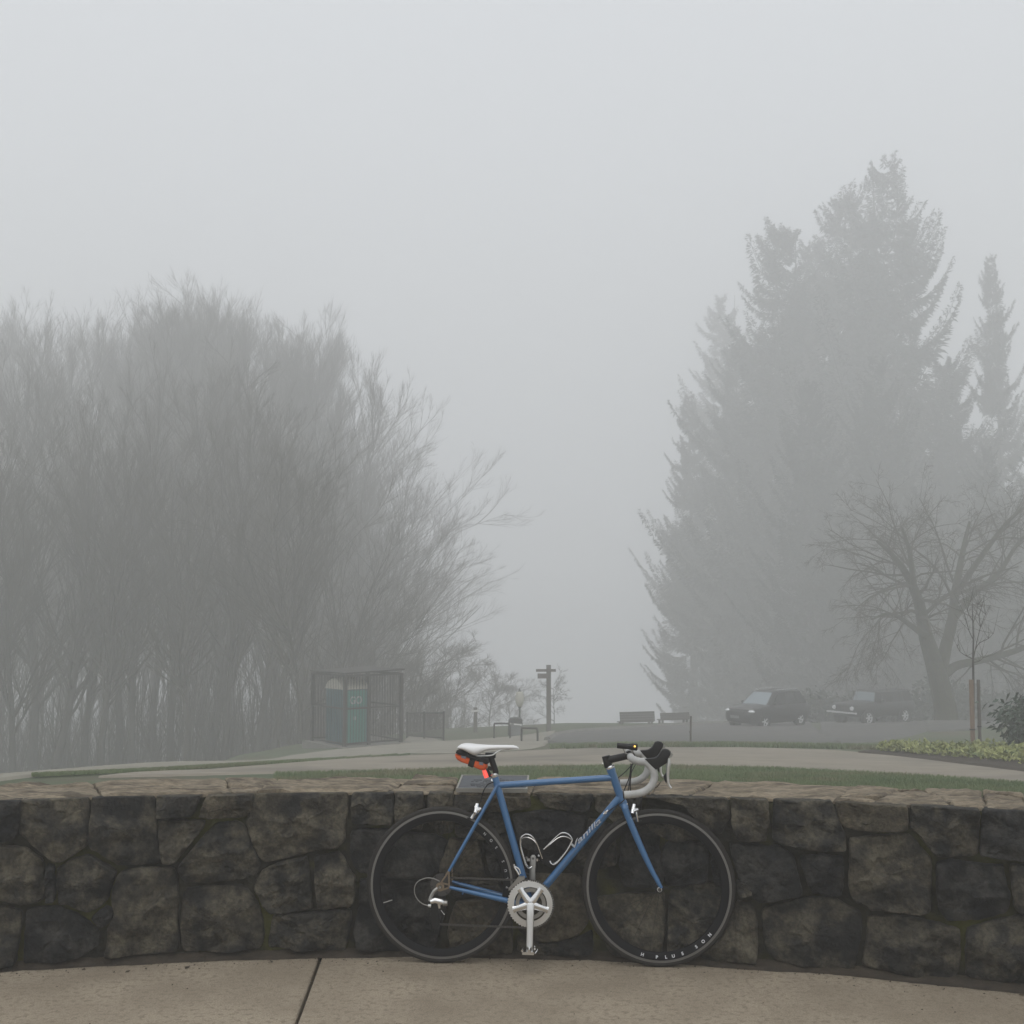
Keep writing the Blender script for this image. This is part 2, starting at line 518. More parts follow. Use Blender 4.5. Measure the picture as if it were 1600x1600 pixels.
# pavement: concrete slabs with an open joint, inside the wall
pav = empty('pavement')
tag(pav, kind='structure')
j0, j1 = at_z(499, 1500, 0)[:2], at_z(462, 1600, 0)[:2]
jd = (j1 - j0) / np.hypot(*(j1 - j0))
base = MB()
rim = [(WC[0] + (WR + .3) * math.sin(a), WC[1] + (WR + .3) * math.cos(a), -.045) for a in np.linspace(-1.0, 1.0, 40)]
base.add(rim + [(9, -9, -.045), (-9, -9, -.045)], [tuple(range(len(rim) + 1, -1, -1))])
base.build('joint_bed', 'joint_dirt', pav, smooth=False)
def slab(a0, a1, name='slab'):
    """slab between two radial joints through the rim at angles a0, a1"""
    g = .007
    n = max(3, int((a1 - a0) * 20))
    top = []
    for a in np.linspace(a0, a1, n):
        top.append((WC[0] + (WR + .25) * math.sin(a), WC[1] + (WR + .25) * math.cos(a)))
    # lower edge straight towards the camera along the joint direction
    def down(p, L): return (p[0] + jd[0] * L, p[1] + jd[1] * L)
    nn = (-jd[1], jd[0])
    P = [np.array(p) for p in top]
    Lf, Rt = down(top[0], 11), down(top[-1], 11)
    sgn = 1 if (nn[0] * (top[-1][0] - top[0][0])) > 0 else -1
    off = np.array(nn) * g * sgn
    L0 = np.array(top[0]) + off; L1 = np.array(Lf) + off; R0 = np.array(top[-1]) - off; R1 = np.array(Rt) - off
    ring = [L0] + P[1:-1] + [R0, R1, L1]
    n = len(ring)
    c = sum(ring) / n
    mb = MB()
    rings = []
    for ins, z in ((0, -.04), (0, -.006), (.006, -.0005), (.012, 0.0)):
        rr = []
        for i, p in enumerate(ring):
            q = p.copy()
            if i in (0, n - 1): q = q + np.array(nn) * sgn * ins
            elif i in (n - 3, n - 2): q = q - np.array(nn) * sgn * ins
            rr.append((q[0], q[1], z))
        rings.append(rr)
    mb.loft(rings)
    return mb.build(name, 'concrete', pav, angle=20)
o_ = j0 - WC
t_ = -(o_ @ jd) - math.sqrt((o_ @ jd) ** 2 - (o_ @ o_ - (WR + .25) ** 2))
je = j0 + jd * t_
aj = math.atan2(je[0] - WC[0], je[1] - WC[1])
# angle where the joint line meets the slab edge
for da0, da1 in ((-.42, 0), (0, .62), (.62, .95), (-.75, -.42)):
    slab(aj + da0, aj + da1)

# ------------------------------------------------------------------ the stone wall
wall = empty('stone_wall', (WC[0], WC[1] + WR, 0))
tag(wall, 'low curved wall of dark rubble stone with tan capstones behind the bicycle', 'wall')
WO = Vector((WC[0], WC[1] + WR, 0))
def wl(s, z, out=0.0):
    return Vector(wall_pt(s, z, out)) - WO
S0, S1 = -3.7, 3.6
# mortar core
ss = np.arange(S0, S1 + .01, .03)
zs = np.linspace(-.06, WH - .015, 26)
v = []
for s in ss:
    for z in zs:
        o = -.028 + .010 * mnoise.fractal(Vector((s * 9, z * 9, 3.1)), 1, 2, 4)
        v.append(wl(s, z, o))
    for dpt in (.1, .25, .4, WT - .03):
        v.append(wl(s, WH - .012, -dpt))
    v.append(wl(s, -.3, -(WT - .03)))
k = len(zs) + 5
i = np.arange(len(ss) * k).reshape(len(ss), k)
q = np.stack([i[:-1, :-1], i[1:, :-1], i[1:, 1:], i[:-1, 1:]], -1).reshape(-1, 4)
obj_from('mortar', mesh_np('mortar', np.array([tuple(p) for p in v]), q), 'mortar', wall)

def build_stone(poly, mi, seed, proud=.022, name='stone', rough=.012):
    """poly: (s, z) outline on the wall face; a quarry-faced block with chipped planes"""
    rg = random.Random(seed)
    P = np.array(poly, float)
    L = np.hypot(*(np.roll(P, -1, 0) - P).T); per = np.concatenate([[0], np.cumsum(L)])
    N = 72
    t = np.linspace(0, per[-1], N, endpoint=False)
    PP = np.vstack([P, P[:1]])
    R = np.stack([np.interp(t, per, PP[:, 0]), np.interp(t, per, PP[:, 1])], -1)
    for _ in range(1): R = .25 * np.roll(R, 1, 0) + .5 * R + .25 * np.roll(R, -1, 0)
    for a in range(N):
        R[a, 0] += .0045 * mnoise.noise(Vector((R[a, 0] * 40, R[a, 1] * 40, seed)))
        R[a, 1] += .0045 * mnoise.noise(Vector((R[a, 0] * 40, R[a, 1] * 40, seed + 9)))
    c = R.mean(0)
    # let the block grow a few millimetres into the joint
    dd = R - c; ln = np.hypot(*dd.T)
    R = c + dd * (1 + .0048 / ln)[:, None]
    R[:, 1] = np.minimum(R[:, 1], WH + .006)
    planes = [(rg.uniform(-.38, .38), rg.uniform(-.50, .32), rg.uniform(.002, .026)) for _ in range(5)]
    def depth(p, edge):
        d = p - c
        h = min(a * d[0] + b * d[1] + e for a, b, e in planes)
        h += rough * mnoise.fractal(Vector((p[0] * 18, p[1] * 18, seed * 1.7)), .8, 2.1, 6)
        h += .008 * mnoise.noise(Vector((p[0] * 5, p[1] * 5, seed * 2.3)))
        st_ = mnoise.fractal(Vector((p[0] * 6 + p[1] * 2, p[1] * 11, seed * 3.1)), 1.0, 2.0, 3) * 3
        h += .009 * (math.floor(st_) + min(1, (st_ - math.floor(st_)) * 5))
        return proud + max(-.028, min(.018, h)) - edge
    rings = [(1.0, -.06, True), (1.0, -.020, True), (.994, .008, False), (.975, .002, False), (.94, .0, False), (.86, 0, False), (.77, 0, False), (.67, 0, False), (.56, 0, False), (.45, 0, False), (.34, 0, False), (.22, 0, False), (.10, 0, False)]
    v = []
    for f, e, fix in rings:
        for p in R:
            q = c + (p - c) * f
            o = e if fix else depth(q, e)
            v.append(wl(q[0], q[1], o))
    v.append(wl(c[0], c[1], depth(c, 0)))
    quads = []
    for r in range(len(rings) - 1):
        for a in range(N):
            b = (a + 1) % N
            quads.append((r * N + a, r * N + b, (r + 1) * N + b, (r + 1) * N + a))
    l = (len(rings) - 1) * N
    tris = [(l + a, l + (a + 1) % N, len(v) - 1) for a in range(N)]
    area = np.sum(R[:, 0] * np.roll(R[:, 1], -1) - np.roll(R[:, 0], -1) * R[:, 1])
    if area < 0:
        quads = [x[::-1] for x in quads]; tris = [x[::-1] for x in tris]
    me = mesh_np(name, np.array([tuple(p) for p in v]), quads, tris)
    me.set_sharp_from_angle(angle=math.radians(38))
    return obj_from(name, me, 'stone%d' % mi, wall)
# outlines traced in fifths of a picture pixel: (tile, material, outline)
TR = [
 (0, 2, [(-180, 85), (155, 90), (150, 250), (130, 390), (60, 420), (-180, 430)]),
 (0, 1, [(172, 88), (690, 82), (688, 300), (668, 465), (560, 535), (450, 585), (330, 515), (220, 415), (155, 375)]),
 (0, 0, [(715, 85), (1205, 78), (1212, 300), (1235, 480), (1250, 590), (1150, 600), (930, 612), (860, 572), (770, 505), (700, 465), (710, 280)]),
 (0, 0, [(1225, 78), (1400, 66), (1585, 60), (1555, 130), (1505, 212), (1300, 230), (1230, 236)]),
 (0, 1, [(1240, 268), (1560, 262), (1600, 268), (1585, 312), (1475, 448), (1370, 580), (1275, 588), (1258, 480), (1245, 380)]),
 (0, 1, [(-180, 470), (120, 472), (200, 484), (335, 585), (345, 760), (340, 880), (180, 915), (0, 875), (-180, 860)]),
 (0, 2, [(362, 605), (415, 625), (428, 880), (362, 890)]),
 (0, 0, [(445, 645), (560, 575), (690, 535), (800, 595), (905, 662), (865, 780), (825, 895), (755, 945), (690, 980), (585, 945), (465, 895), (445, 770)]),
 (0, 1, [(935, 665), (1150, 635), (1360, 645), (1382, 740), (1385, 950), (1368, 1030), (1390, 1180), (1385, 1290), (1100, 1310), (820, 1325), (852, 1180), (850, 1090), (915, 985), (880, 895), (893, 780)]),
 (0, 0, [(-180, 925), (0, 935), (80, 955), (165, 975), (155, 1120), (128, 1250), (115, 1380), (-180, 1415)]),
 (0, 2, [(205, 962), (330, 945), (450, 945), (560, 985), (685, 1055), (765, 1130), (775, 1220), (700, 1280), (600, 1335), (380, 1360), (185, 1378), (192, 1200)]),
 (0, 2, [(725, 1012), (825, 940), (890, 970), (845, 1060), (785, 1085)]),
 (0, 1, [(1440, 795), (1750, 780), (1905, 772), (1955, 835), (2015, 925), (2045, 1035), (2055, 1150), (2035, 1262), (1800, 1280), (1425, 1280), (1412, 1100), (1422, 950)]),
 (0, 0, [(1685, 295), (1760, 280), (1878, 275), (1918, 350), (1975, 490), (2030, 610), (1985, 695), (1850, 718), (1640, 742), (1500, 748), (1425, 718), (1390, 630), (1482, 515), (1600, 375)]),
 (0, 3, [(1640, 68), (1975, 62), (1955, 195), (1900, 230), (1640, 236), (1565, 226), (1622, 130)]),
 (1, 1, [(395, 58), (1115, 52), (1110, 200), (1085, 420), (1045, 475), (900, 485), (780, 515), (600, 562), (455, 590), (385, 480), (318, 255), (368, 180)]),
 (1, 0, [(465, 645), (600, 595), (797, 550), (810, 700), (828, 900), (838, 955), (660, 968), (525, 980), (435, 895), (392, 800), (395, 735)]),
 (1, 1, [(855, 545), (1048, 515), (1088, 575), (1125, 655), (1168, 705), (1165, 880), (1135, 925), (990, 942), (885, 945), (865, 760)]),
 (1, 0, [(535, 1005), (800, 990), (1140, 955), (1135, 1080), (1088, 1280), (800, 1268), (495, 1255), (513, 1120)]),
 (1, 0, [(1152, 62), (1465, 54), (1470, 200), (1455, 285), (1300, 280), (1155, 285), (1145, 180)]),
 (1, 2, [(1142, 345), (1260, 330), (1480, 340), (1600, 360), (1800, 375), (1895, 425), (1855, 600), (1775, 685), (1600, 695), (1350, 685), (1205, 672), (1140, 560)]),
 (1, 1, [(1492, 54), (1702, 34), (1708, 200), (1695, 325), (1505, 305), (1488, 200)]),
 (2, 1, [(150, 35), (335, 30), (340, 230), (335, 340), (250, 365), (182, 310), (145, 240)]),
 (1, 2, [(1212, 725), (1400, 720), (1600, 735), (1760, 745), (1850, 805), (1885, 900), (1845, 1080), (1800, 1255), (1500, 1285), (1190, 1265), (1160, 1130), (1205, 950)]),
 (2, 3, [(310, 405), (420, 425), (525, 425), (555, 560), (590, 700), (500, 715), (330, 700), (230, 640), (278, 500)]),
 (2, 3, [(360, 92), (930, 92), (942, 160), (760, 182), (355, 165)]),
 (2, 1, [(365, 205), (560, 205), (755, 208), (778, 330), (600, 395), (420, 390), (358, 360)]),
 (2, 2, [(575, 425), (815, 362), (855, 520), (850, 685), (645, 690), (605, 560)]),
 (2, 1, [(965, 30), (1425, 45), (1435, 130), (1395, 195), (1250, 175), (1080, 160), (972, 130)]),
 (2, 1, [(1460, 52), (1820, 66), (1815, 130), (1795, 255), (1640, 290), (1525, 215), (1452, 185)]),
 (2, 2, [(800, 222), (1000, 190), (1240, 200), (1380, 230), (1345, 400), (1275, 600), (1100, 635), (1005, 560), (865, 420)]),
 (2, 0, [(1402, 250), (1590, 310), (1615, 600), (1500, 635), (1305, 640), (1300, 560), (1375, 400)]),
 (2, 3, [(885, 685), (1330, 695), (1360, 850), (1395, 1050), (1325, 1155), (1200, 1195), (1000, 1215), (855, 1130), (835, 900)]),
 (2, 3, [(360, 905), (600, 875), (775, 905), (795, 1100), (800, 1285), (560, 1290), (315, 1295), (300, 1100)]),
 (2, 0, [(850, 1180), (1000, 1235), (1200, 1215), (1330, 1175), (1420, 1120), (1430, 1300), (1100, 1300), (845, 1290)]),
 (2, 0, [(310, 735), (600, 735), (700, 745), (755, 845), (560, 845), (365, 865), (315, 820)]),
 (3, 1, [(245, 66), (540, 80), (875, 105), (902, 230), (825, 375), (740, 330), (640, 240), (500, 160), (250, 145)]),
 (3, 0, [(245, 255), (400, 255), (560, 240), (675, 335), (715, 395), (480, 415), (385, 385), (265, 305)]),
 (3, 2, [(65, 335), (215, 290), (350, 385), (340, 480), (390, 700), (362, 765), (65, 775), (45, 600)]),
 (3, 2, [(425, 435), (715, 445), (732, 560), (715, 735), (560, 755), (408, 770), (372, 640), (368, 500)]),
 (3, 2, [(772, 455), (855, 475), (882, 620), (890, 752), (785, 745), (762, 620)]),
 (3, 1, [(-185, 885), (-60, 858), (120, 842), (385, 828), (392, 1000), (382, 1180), (365, 1310), (0, 1310), (-165, 1100)]),
 (3, 0, [(435, 815), (600, 775), (720, 757), (855, 795), (892, 900), (870, 1100), (755, 1250), (640, 1330), (415, 1325), (425, 1000)]),
 (3, 1, [(915, 125), (1195, 135), (1202, 300), (1182, 415), (965, 415), (922, 300)]),
 (3, 0, [(1248, 140), (1600, 145), (1692, 152), (1755, 262), (1805, 400), (1802, 495), (1600, 485), (1285, 435), (1236, 395)]),
 (3, 2, [(900, 445), (960, 445), (1180, 475), (1280, 466), (1392, 542), (1432, 680), (1465, 828), (1290, 865), (1135, 902), (1085, 848), (975, 715), (945, 600)]),
 (3, 2, [(1455, 545), (1600, 530), (1782, 555), (1788, 700), (1772, 835), (1548, 825), (1515, 740), (1478, 640)]),
 (3, 1, [(960, 890), (1055, 925), (1092, 965), (1112, 1100), (1110, 1365), (720, 1350), (660, 1320), (850, 1155), (920, 1005)]),
 (3, 0, [(1158, 962), (1215, 935), (1450, 876), (1600, 870), (1715, 870), (1775, 915), (1922, 985), (1932, 1100), (1892, 1300), (1870, 1425), (1700, 1425), (1450, 1388), (1265, 1360), (1195, 1280), (1167, 1150)]),
 (3, 0, [(960, 735), (1045, 765), (1072, 830), (1000, 845), (952, 800)]),
 (4, 3, [(130, 152), (685, 160), (688, 325), (580, 340), (205, 320), (165, 270)]),
 (4, 0, [(720, 170), (1252, 205), (1242, 400), (1228, 535), (955, 540), (885, 505), (805, 395), (765, 355), (715, 325)]),
 (4, 2, [(1285, 210), (1780, 225), (1790, 605), (1480, 555), (1265, 525), (1275, 350)]),
 (4, 1, [(240, 405), (500, 385), (698, 370), (785, 472), (872, 562), (872, 800), (862, 985), (700, 980), (400, 950), (255, 875), (235, 760), (245, 560)]),
 (4, 2, [(925, 595), (1050, 575), (1210, 605), (1435, 615), (1462, 780), (1492, 850), (1472, 975), (1250, 1035), (1005, 1045), (935, 945), (920, 780)]),
 (4, 0, [(1495, 615), (1780, 625), (1780, 990), (1610, 995), (1535, 955), (1515, 800)]),
 (4, 1, [(385, 1015), (660, 1015), (900, 1065), (1092, 1115), (1102, 1280), (1082, 1465), (990, 1505), (800, 1485), (500, 1435), (338, 1398), (375, 1200)]),
 (4, 0, [(1160, 1105), (1330, 1065), (1550, 1015), (1790, 1022), (1790, 1545), (1400, 1520), (1155, 1488), (1150, 1300)]),
]
for n_, (t_, mi_, pl_) in enumerate(TR):
    poly = []
    for x_, y_ in pl_:
        s_, z_ = wall_sz(t_ * 320 + x_ / 5.0, 1230 + y_ / 5.0)
        z_ = WH + .004 if z_ > WH - .045 else z_
        poly.append((s_, max(z_, -.01)))
    if n_ == 25: poly = [(s_, min(z_, WH - .010)) for s_, z_ in poly]
    build_stone(poly, mi_, n_ * 3 + 1, proud=.034 if n_ == 25 else .022)
# the wall runs on past the picture's edges
rg = random.Random(77)
for sa, sb in ((S0, wall_sz(-36, 1400)[0] - .012), (wall_sz(1638, 1400)[0] + .012, S1)):
    zrow = [0.0, .25 + rg.uniform(-.02, .02), .49 + rg.uniform(-.02, .02), WH - .004]
    for r in range(3):
        s_ = sa
        while s_ < sb - .05:
            w_ = min(rg.uniform(.22, .42), sb - s_)
            if sb - s_ - w_ < .1: w_ = sb - s_
            j = lambda: rg.uniform(-.014, .014)
            a, b, c, d = s_ + .008, s_ + w_ - .008, zrow[r] + .008, zrow[r + 1] - .008
            build_stone([(a + j(), c), ((a + b) / 2, c + j()), (b + j(), c), (b, (c + d) / 2), (b + j(), d), ((a + b) / 2, d + (j() if r < 2 else 0)), (a + j(), d), (a, (c + d) / 2)], rg.randint(0, 2), rg.randint(500, 900))
            s_ += w_
# capstones: irregular flags across the top of the wall
def cap_stone(corn, ztop, seed):
    """corn: four (s, depth) corners, ztop: height of the top; split into a lumpy slab"""
    N, M_ = 16, 12
    v = []
    rg2 = random.Random(seed)
    tilt = (rg2.uniform(-.02, .02), rg2.uniform(-.03, .02))
    for a in range(N + 1):
        for b in range(M_ + 1):
            u, w = a / N, b / M_
            p = (1 - u) * (1 - w) * np.array(corn[0]) + u * (1 - w) * np.array(corn[1]) + u * w * np.array(corn[2]) + (1 - u) * w * np.array(corn[3])
            edge = min(u, 1 - u, w, 1 - w)
            rgh = mnoise.fractal(Vector((p[0] * 9, p[1] * 20, seed * .7)), 1, 2, 5)
            ps = p[0] + (.010 * mnoise.noise(Vector((p[0] * 17, p[1] * 17, seed))) if edge < .01 else 0)
            pd = p[1] + (.012 * mnoise.fractal(Vector((p[0] * 13, 1.3, seed)), 1, 2, 3) if edge < .01 else 0)
            lay = mnoise.fractal(Vector((p[0] * 4 + seed, p[1] * 12, seed * .3)), 1, 2, 4) * 2.5
            z = ztop + .005 * rgh + .006 * (math.floor(lay) + min(1, (lay - math.floor(lay)) * 4)) + tilt[0] * (u - .5) * .3 + tilt[1] * (w - .5) * .3 - (.010 if edge < .01 else 0)
            v.append(wl(ps, z, -pd))
    top = len(v)
    ringi = [a * (M_ + 1) for a in range(N + 1)] + [N * (M_ + 1) + b for b in range(1, M_ + 1)] + [a * (M_ + 1) + M_ for a in range(N - 1, -1, -1)] + [b for b in range(M_ - 1, 0, -1)]
    quads = [(a * (M_ + 1) + b, (a + 1) * (M_ + 1) + b, (a + 1) * (M_ + 1) + b + 1, a * (M_ + 1) + b + 1) for a in range(N) for b in range(M_)]
    for r in ringi:
        p = v[r]
        v.append(Vector((p.x, p.y, WH - .008)))
    n = len(ringi)
    for a in range(n):
        b = (a + 1) % n
        quads.append((ringi[b], ringi[a], top + a, top + b))
    me = mesh_np('cap_stone', np.array([tuple(p) for p in v]), quads)
    me.set_sharp_from_angle(angle=math.radians(40))
    return obj_from('cap_stone', me, 'cap', wall)
rg = random.Random(21)
PLQ0, PLQ1 = wall_sz(706, 1248)[0], wall_sz(830, 1248)[0]
cuts = [S0]
while cuts[-1] < S1 - .3:
    cuts.append(cuts[-1] + rg.choice((.16, .24, .33, .45, .6)) * rg.uniform(.85, 1.2))
cuts = [c for c in cuts if not (PLQ0 - .14 < c < PLQ1 + .14)] + [PLQ0, PLQ1, S1]
cuts = sorted(cuts)
sk = [0 if abs(c - PLQ0) < .01 or abs(c - PLQ1) < .01 else rg.uniform(-.14, .14) for c in cuts]     # slant of each joint
def cut_at(n, d): return cuts[n] + sk[n] * (d / WT - .2)
for n_ in range(len(cuts) - 1):
    pl = abs(cuts[n_] - PLQ0) < .01
    rows = [.024, WT] if pl else ([.024] + sorted(rg.uniform(.12, WT - .08) for _ in range(rg.choice((0, 1, 1, 2)))) + [WT])
    rows = [r for k_, r in enumerate(rows) if k_ == 0 or r - rows[k_ - 1] > .06 or r == WT]
    tl = [0] + [rg.uniform(-.05, .05) for _ in rows[1:-1]] + [0]
    for k_ in range(len(rows) - 1):
        d0, d1 = rows[k_], rows[k_ + 1]
        g0 = .0 if k_ == 0 else .003
        g1 = .0 if k_ == len(rows) - 2 else .003
        a0, b0 = d0 + g0 - tl[k_], d0 + g0 + tl[k_]
        a1, b1 = d1 - g1 - tl[k_ + 1], d1 - g1 + tl[k_ + 1]
        corn = [(cut_at(n_, a0) + .003, a0), (cut_at(n_ + 1, b0) - .003, b0), (cut_at(n_ + 1, b1) - .003, b1), (cut_at(n_, a1) + .003, a1)]
        cap_stone(corn, WH + (.004 if pl else rg.uniform(.004, .014)), n_ * 7 + k_)
# soil, moss and crumbs gathered at the wall's foot
v, tr = [], []
N = 260
for a in range(N + 1):
    s_ = S0 + (S1 - S0) * a / N
    w_ = .020 + .022 * (1 + mnoise.fractal(Vector((s_ * 3, 2.2, 0)), 1, 2, 4)) + .03 * max(0, s_ - .8) * .5
    for f in range(5):
        t = f / 4
        zz = .004 + .02 * (1 - t) ** 2 + .004 * mnoise.noise(Vector((s_ * 30, t * 5, 1))) * (1 - t)
        v.append(wall_pt(s_, zz if f < 4 else .0015, -.03 + (.03 + w_) * t + .008 * mnoise.noise(Vector((s_ * 45, t * 9, 5)))))
i = np.arange(len(v)).reshape(N + 1, 5)
q = np.stack([i[:-1, :-1], i[1:, :-1], i[1:, 1:], i[:-1, 1:]], -1).reshape(-1, 4)
tag(obj_from('soil_line', mesh_np('soil_line', np.array(v), q), 'soil'), 'dark damp soil and moss gathered along the foot of the wall', 'soil', kind='stuff')
# leaf crumbs and grit on the pavement
rg = random.Random(9)
vv, tt = [], []
for _ in range(700):
    if rg.random() < .75:
        p = wall_pt(rg.uniform(S0, S1), 0, abs(rg.gauss(0, .07)) + .02)
    else:
        p = (rg.uniform(-3, 3), rg.uniform(3.2, 5.0), 0)
    if (p[0] - WC[0]) ** 2 + (p[1] - WC[1]) ** 2 > WR ** 2: continue
    a = rg.uniform(0, 2 * PI); L = rg.uniform(.002, .007) if rg.random() < .96 else rg.uniform(.010, .020); w = L * rg.uniform(.25, .7)
    o = len(vv)
    for x, y, z in ((-L, 0, .002), (0, w, .004 + rg.uniform(0, .004)), (L, 0, .003), (0, -w, .002)):
        vv.append((p[0] + x * math.cos(a) - y * math.sin(a), p[1] + x * math.sin(a) + y * math.cos(a), p[2] + z))
    tt.append((o, o + 1, o + 2, o + 3))
tag(obj_from('leaf_crumbs', mesh_np('leaf_crumbs', np.array(vv), tt), 'litter'), 'scattered leaf crumbs and grit on the concrete pavement', 'debris', kind='stuff')

# ------------------------------------------------------------------ plaque on the wall
c0 = Vector(wall_pt((PLQ0 + PLQ1) / 2, 0, 0))
ang = ((PLQ0 + PLQ1) / 2) / WR
pq = empty('plaque', (c0.x, c0.y, WH + .004), -ang)
tag(pq, 'grey metal plaque lettered in rows, set on a tan stone of the wall', 'plaque')
PW, PD = .318, .25
def plane_pt(x, y, h): return (x, y, .012 + h + y * .09)
def pbox(x0, x1, y0, y1, h0, h1):
    v = [plane_pt(x, y, h) for x in (x0, x1) for y in (y0, y1) for h in (h0, h1)]
    return v, [(0, 1, 3, 2), (4, 6, 7, 5), (0, 4, 5, 1), (2, 3, 7, 6), (0, 2, 6, 4), (1, 5, 7, 3)]
MB().add(*pbox(-PW / 2, PW / 2, .012, .012 + PD, -.010, .006)).build('plate', 'plaque', pq, smooth=False)
fr = MB()
for r_ in ((-PW / 2 - .004, PW / 2 + .004, .006, .014), (-PW / 2 - .004, PW / 2 + .004, .010 + PD, .018 + PD), (-PW / 2 - .004, -PW / 2 + .004, .0145, .0095 + PD), (PW / 2 - .004, PW / 2 + .004, .0145, .0095 + PD)):
    fr.add(*pbox(*r_, -.010, .009))
fr.build('rim', 'plaque_rim', pq, smooth=False)
le = MB()
rg = random.Random(4)
for row, (y_, half, h_) in enumerate(((.205, .03, .009), (.175, .095, .015), (.143, .105, .009), (.118, .06, .007), (.095, .11, .009), (.070, .10, .008), (.045, .07, .008))):
    x_ = -half
    while x_ < half:
        w_ = rg.uniform(.004, .008)
        if rg.random() > .16: le.add(*pbox(x_, x_ + w_ * .72, y_ - h_ / 2 + rg.uniform(0, .2) * h_, y_ + h_ / 2 - rg.uniform(0, .35) * h_, .0055, .0075))
        x_ += w_
tag(le.build('lettering', 'plaque_letter', pq, smooth=False), kind='stuff')
# ================================================================== the bicycle
rc, fc = at_z(689, 1504.5, 0), at_z(1031, 1510.8, 0)          # where the tyres touch the ground
bx = Vector((fc[0] - rc[0], fc[1] - rc[1], 0)); WB = bx.length; bx.normalize()
LEAN = math.radians(2.0)
by0 = Vector((-bx.y, bx.x, 0))                                 # away from the camera
by = (by0 * math.cos(LEAN) - Vector((0, 0, 1)) * math.sin(LEAN)).normalized()
bz = bx.cross(by).normalized()
bike = empty('bicycle')
BM = Matrix((bx, by, bz)).transposed().to_4x4()
BM.translation = Vector((rc[0], rc[1], 0.0))
bike.matrix_world = BM
bike.location = BM.translation
bike.rotation_euler = BM.to_euler()
tag(bike, 'blue steel racing bicycle with white saddle leaning against the stone wall', 'bicycle')
BI = BM.inverted()
def B(px, py, off=0.0):
    """picture point -> bicycle coordinates in the plane 'off' metres from the frame's middle (minus = camera side)"""
    d = BI.to_3x3() @ Vector(ray(px, py))
    e = BI @ Vector(EYE)
    t = (off - e.y) / d.y
    p = e + d * t
    return Vector((p.x, off, p.z))
print('BIKE wheelbase', WB, B(688, 1381), B(1031, 1385), B(829, 1412))
RW = .336
def make_wheel(cx, nsp, seed, letters0, va):
    c = (cx, 0, RW)
    w = empty('wheel', (0, 0, 0)); w.parent = bike; w.location = (cx, 0, RW)
    th = [2 * PI * k / 12 for k in range(12)]
    MB().lathe([(.3235 + .0128 * math.cos(t), .0125 * math.sin(t)) for t in th], n=96).build('tyre', 'rubber', w)
    MB().lathe([(.3165, -.0110), (.3185, -.0106), (.3185, .0106), (.3165, .0110), (.3075, .0108), (.3075, -.0108)], n=96).build('brake_track', 'track', w)
    MB().lathe([(.307, -.0105), (.307, .0105), (.288, .0092), (.276, .0050), (.2735, 0), (.276, -.0050), (.288, -.0092)], n=96).build('rim', 'rim_black', w)
    MB().lathe([(.0, -.052), (.007, -.052), (.007, -.036), (.020, -.034), (.020, -.030), (.010, -.026), (.010, .026), (.020, .030), (.020, .034), (.007, .036), (.007, .052), (0, .052)], n=20, closed=False).build('hub', 'black_part', w)
    base = None
    for k in range(nsp):
        a = 2 * PI * (k + .5) / nsp
        sd = -1 if k % 2 else 1
        h = a + (.55 if (k // 2) % 2 else -.55)
        p0 = (.019 * math.cos(h), sd * .031, .019 * math.sin(h)); p1 = (.275 * math.cos(a), sd * .003, .275 * math.sin(a))
        MB().tube([p0, p1], .0009, n=4).build('spoke', 'black_part', w)
    MB().tube([(0.2735 * math.cos(va), 0, .2735 * math.sin(va)), (.232 * math.cos(va), 0, .232 * math.sin(va))], .0022, n=6).build('valve', 'alloy_dull', w)
    # lettering round the rim
    lm = MB()
    for ch, dg in zip('HPLUSSON', (0, 12.4, 20.2, 26.5, 34.6, 47.7, 55.1, 63.0)):
        me = text_mesh(ch, .0185 if seed == 2 else .016, bold=.0007 if seed == 2 else .0002)
        a = math.radians(letters0 + dg)
        r = .293
        vs = []
        for q in me.vertices:
            x, y = q.co.x, q.co.y
            tx, tz = -math.sin(a), math.cos(a)          # along the rim
            nx, nz = -math.cos(a), -math.sin(a)         # letter tops point to the hub
            rr = r + 0
            vs.append((rr * math.cos(a) + x * tx + y * nx, -.0108 + .0022 * (y / .02) * 0 - q.co.z, rr * math.sin(a) + x * tz + y * nz))
        lm.add(vs, [tuple(p.vertices) for p in me.polygons])
    tag(lm.build('lettering', 'decal' if seed == 2 else 'rim_print', w, smooth=False), kind='stuff')
    return w
wr = make_wheel(0.0, 24, 1, -14.0, math.radians(198))
wf = make_wheel(WB, 20, 2, -105.0, math.radians(112))
wr['label'] = 'rear wheel with cassette'; wf['label'] = 'front wheel'
# rear cassette
cs = MB()
for k in range(9):
    r = .022 + .0034 * k
    y = -.047 + .0036 * k
    cs.lathe([(.017, y), (r, y), (r, y + .0019), (.017, y + .0019)], n=36)
cs.build('cassette', 'steel_dark', wr, angle=25)

AX_R, AX_F = Vector((0, 0, RW)), Vector((WB, 0, RW))
bb = B(829, 1412)
st = B(773, 1213)
ht, hb = B(954, 1201), B(974, 1257)
tt0, tt1 = B(777, 1227), B(958, 1215)
dt0, dt1 = B(970, 1244), bb
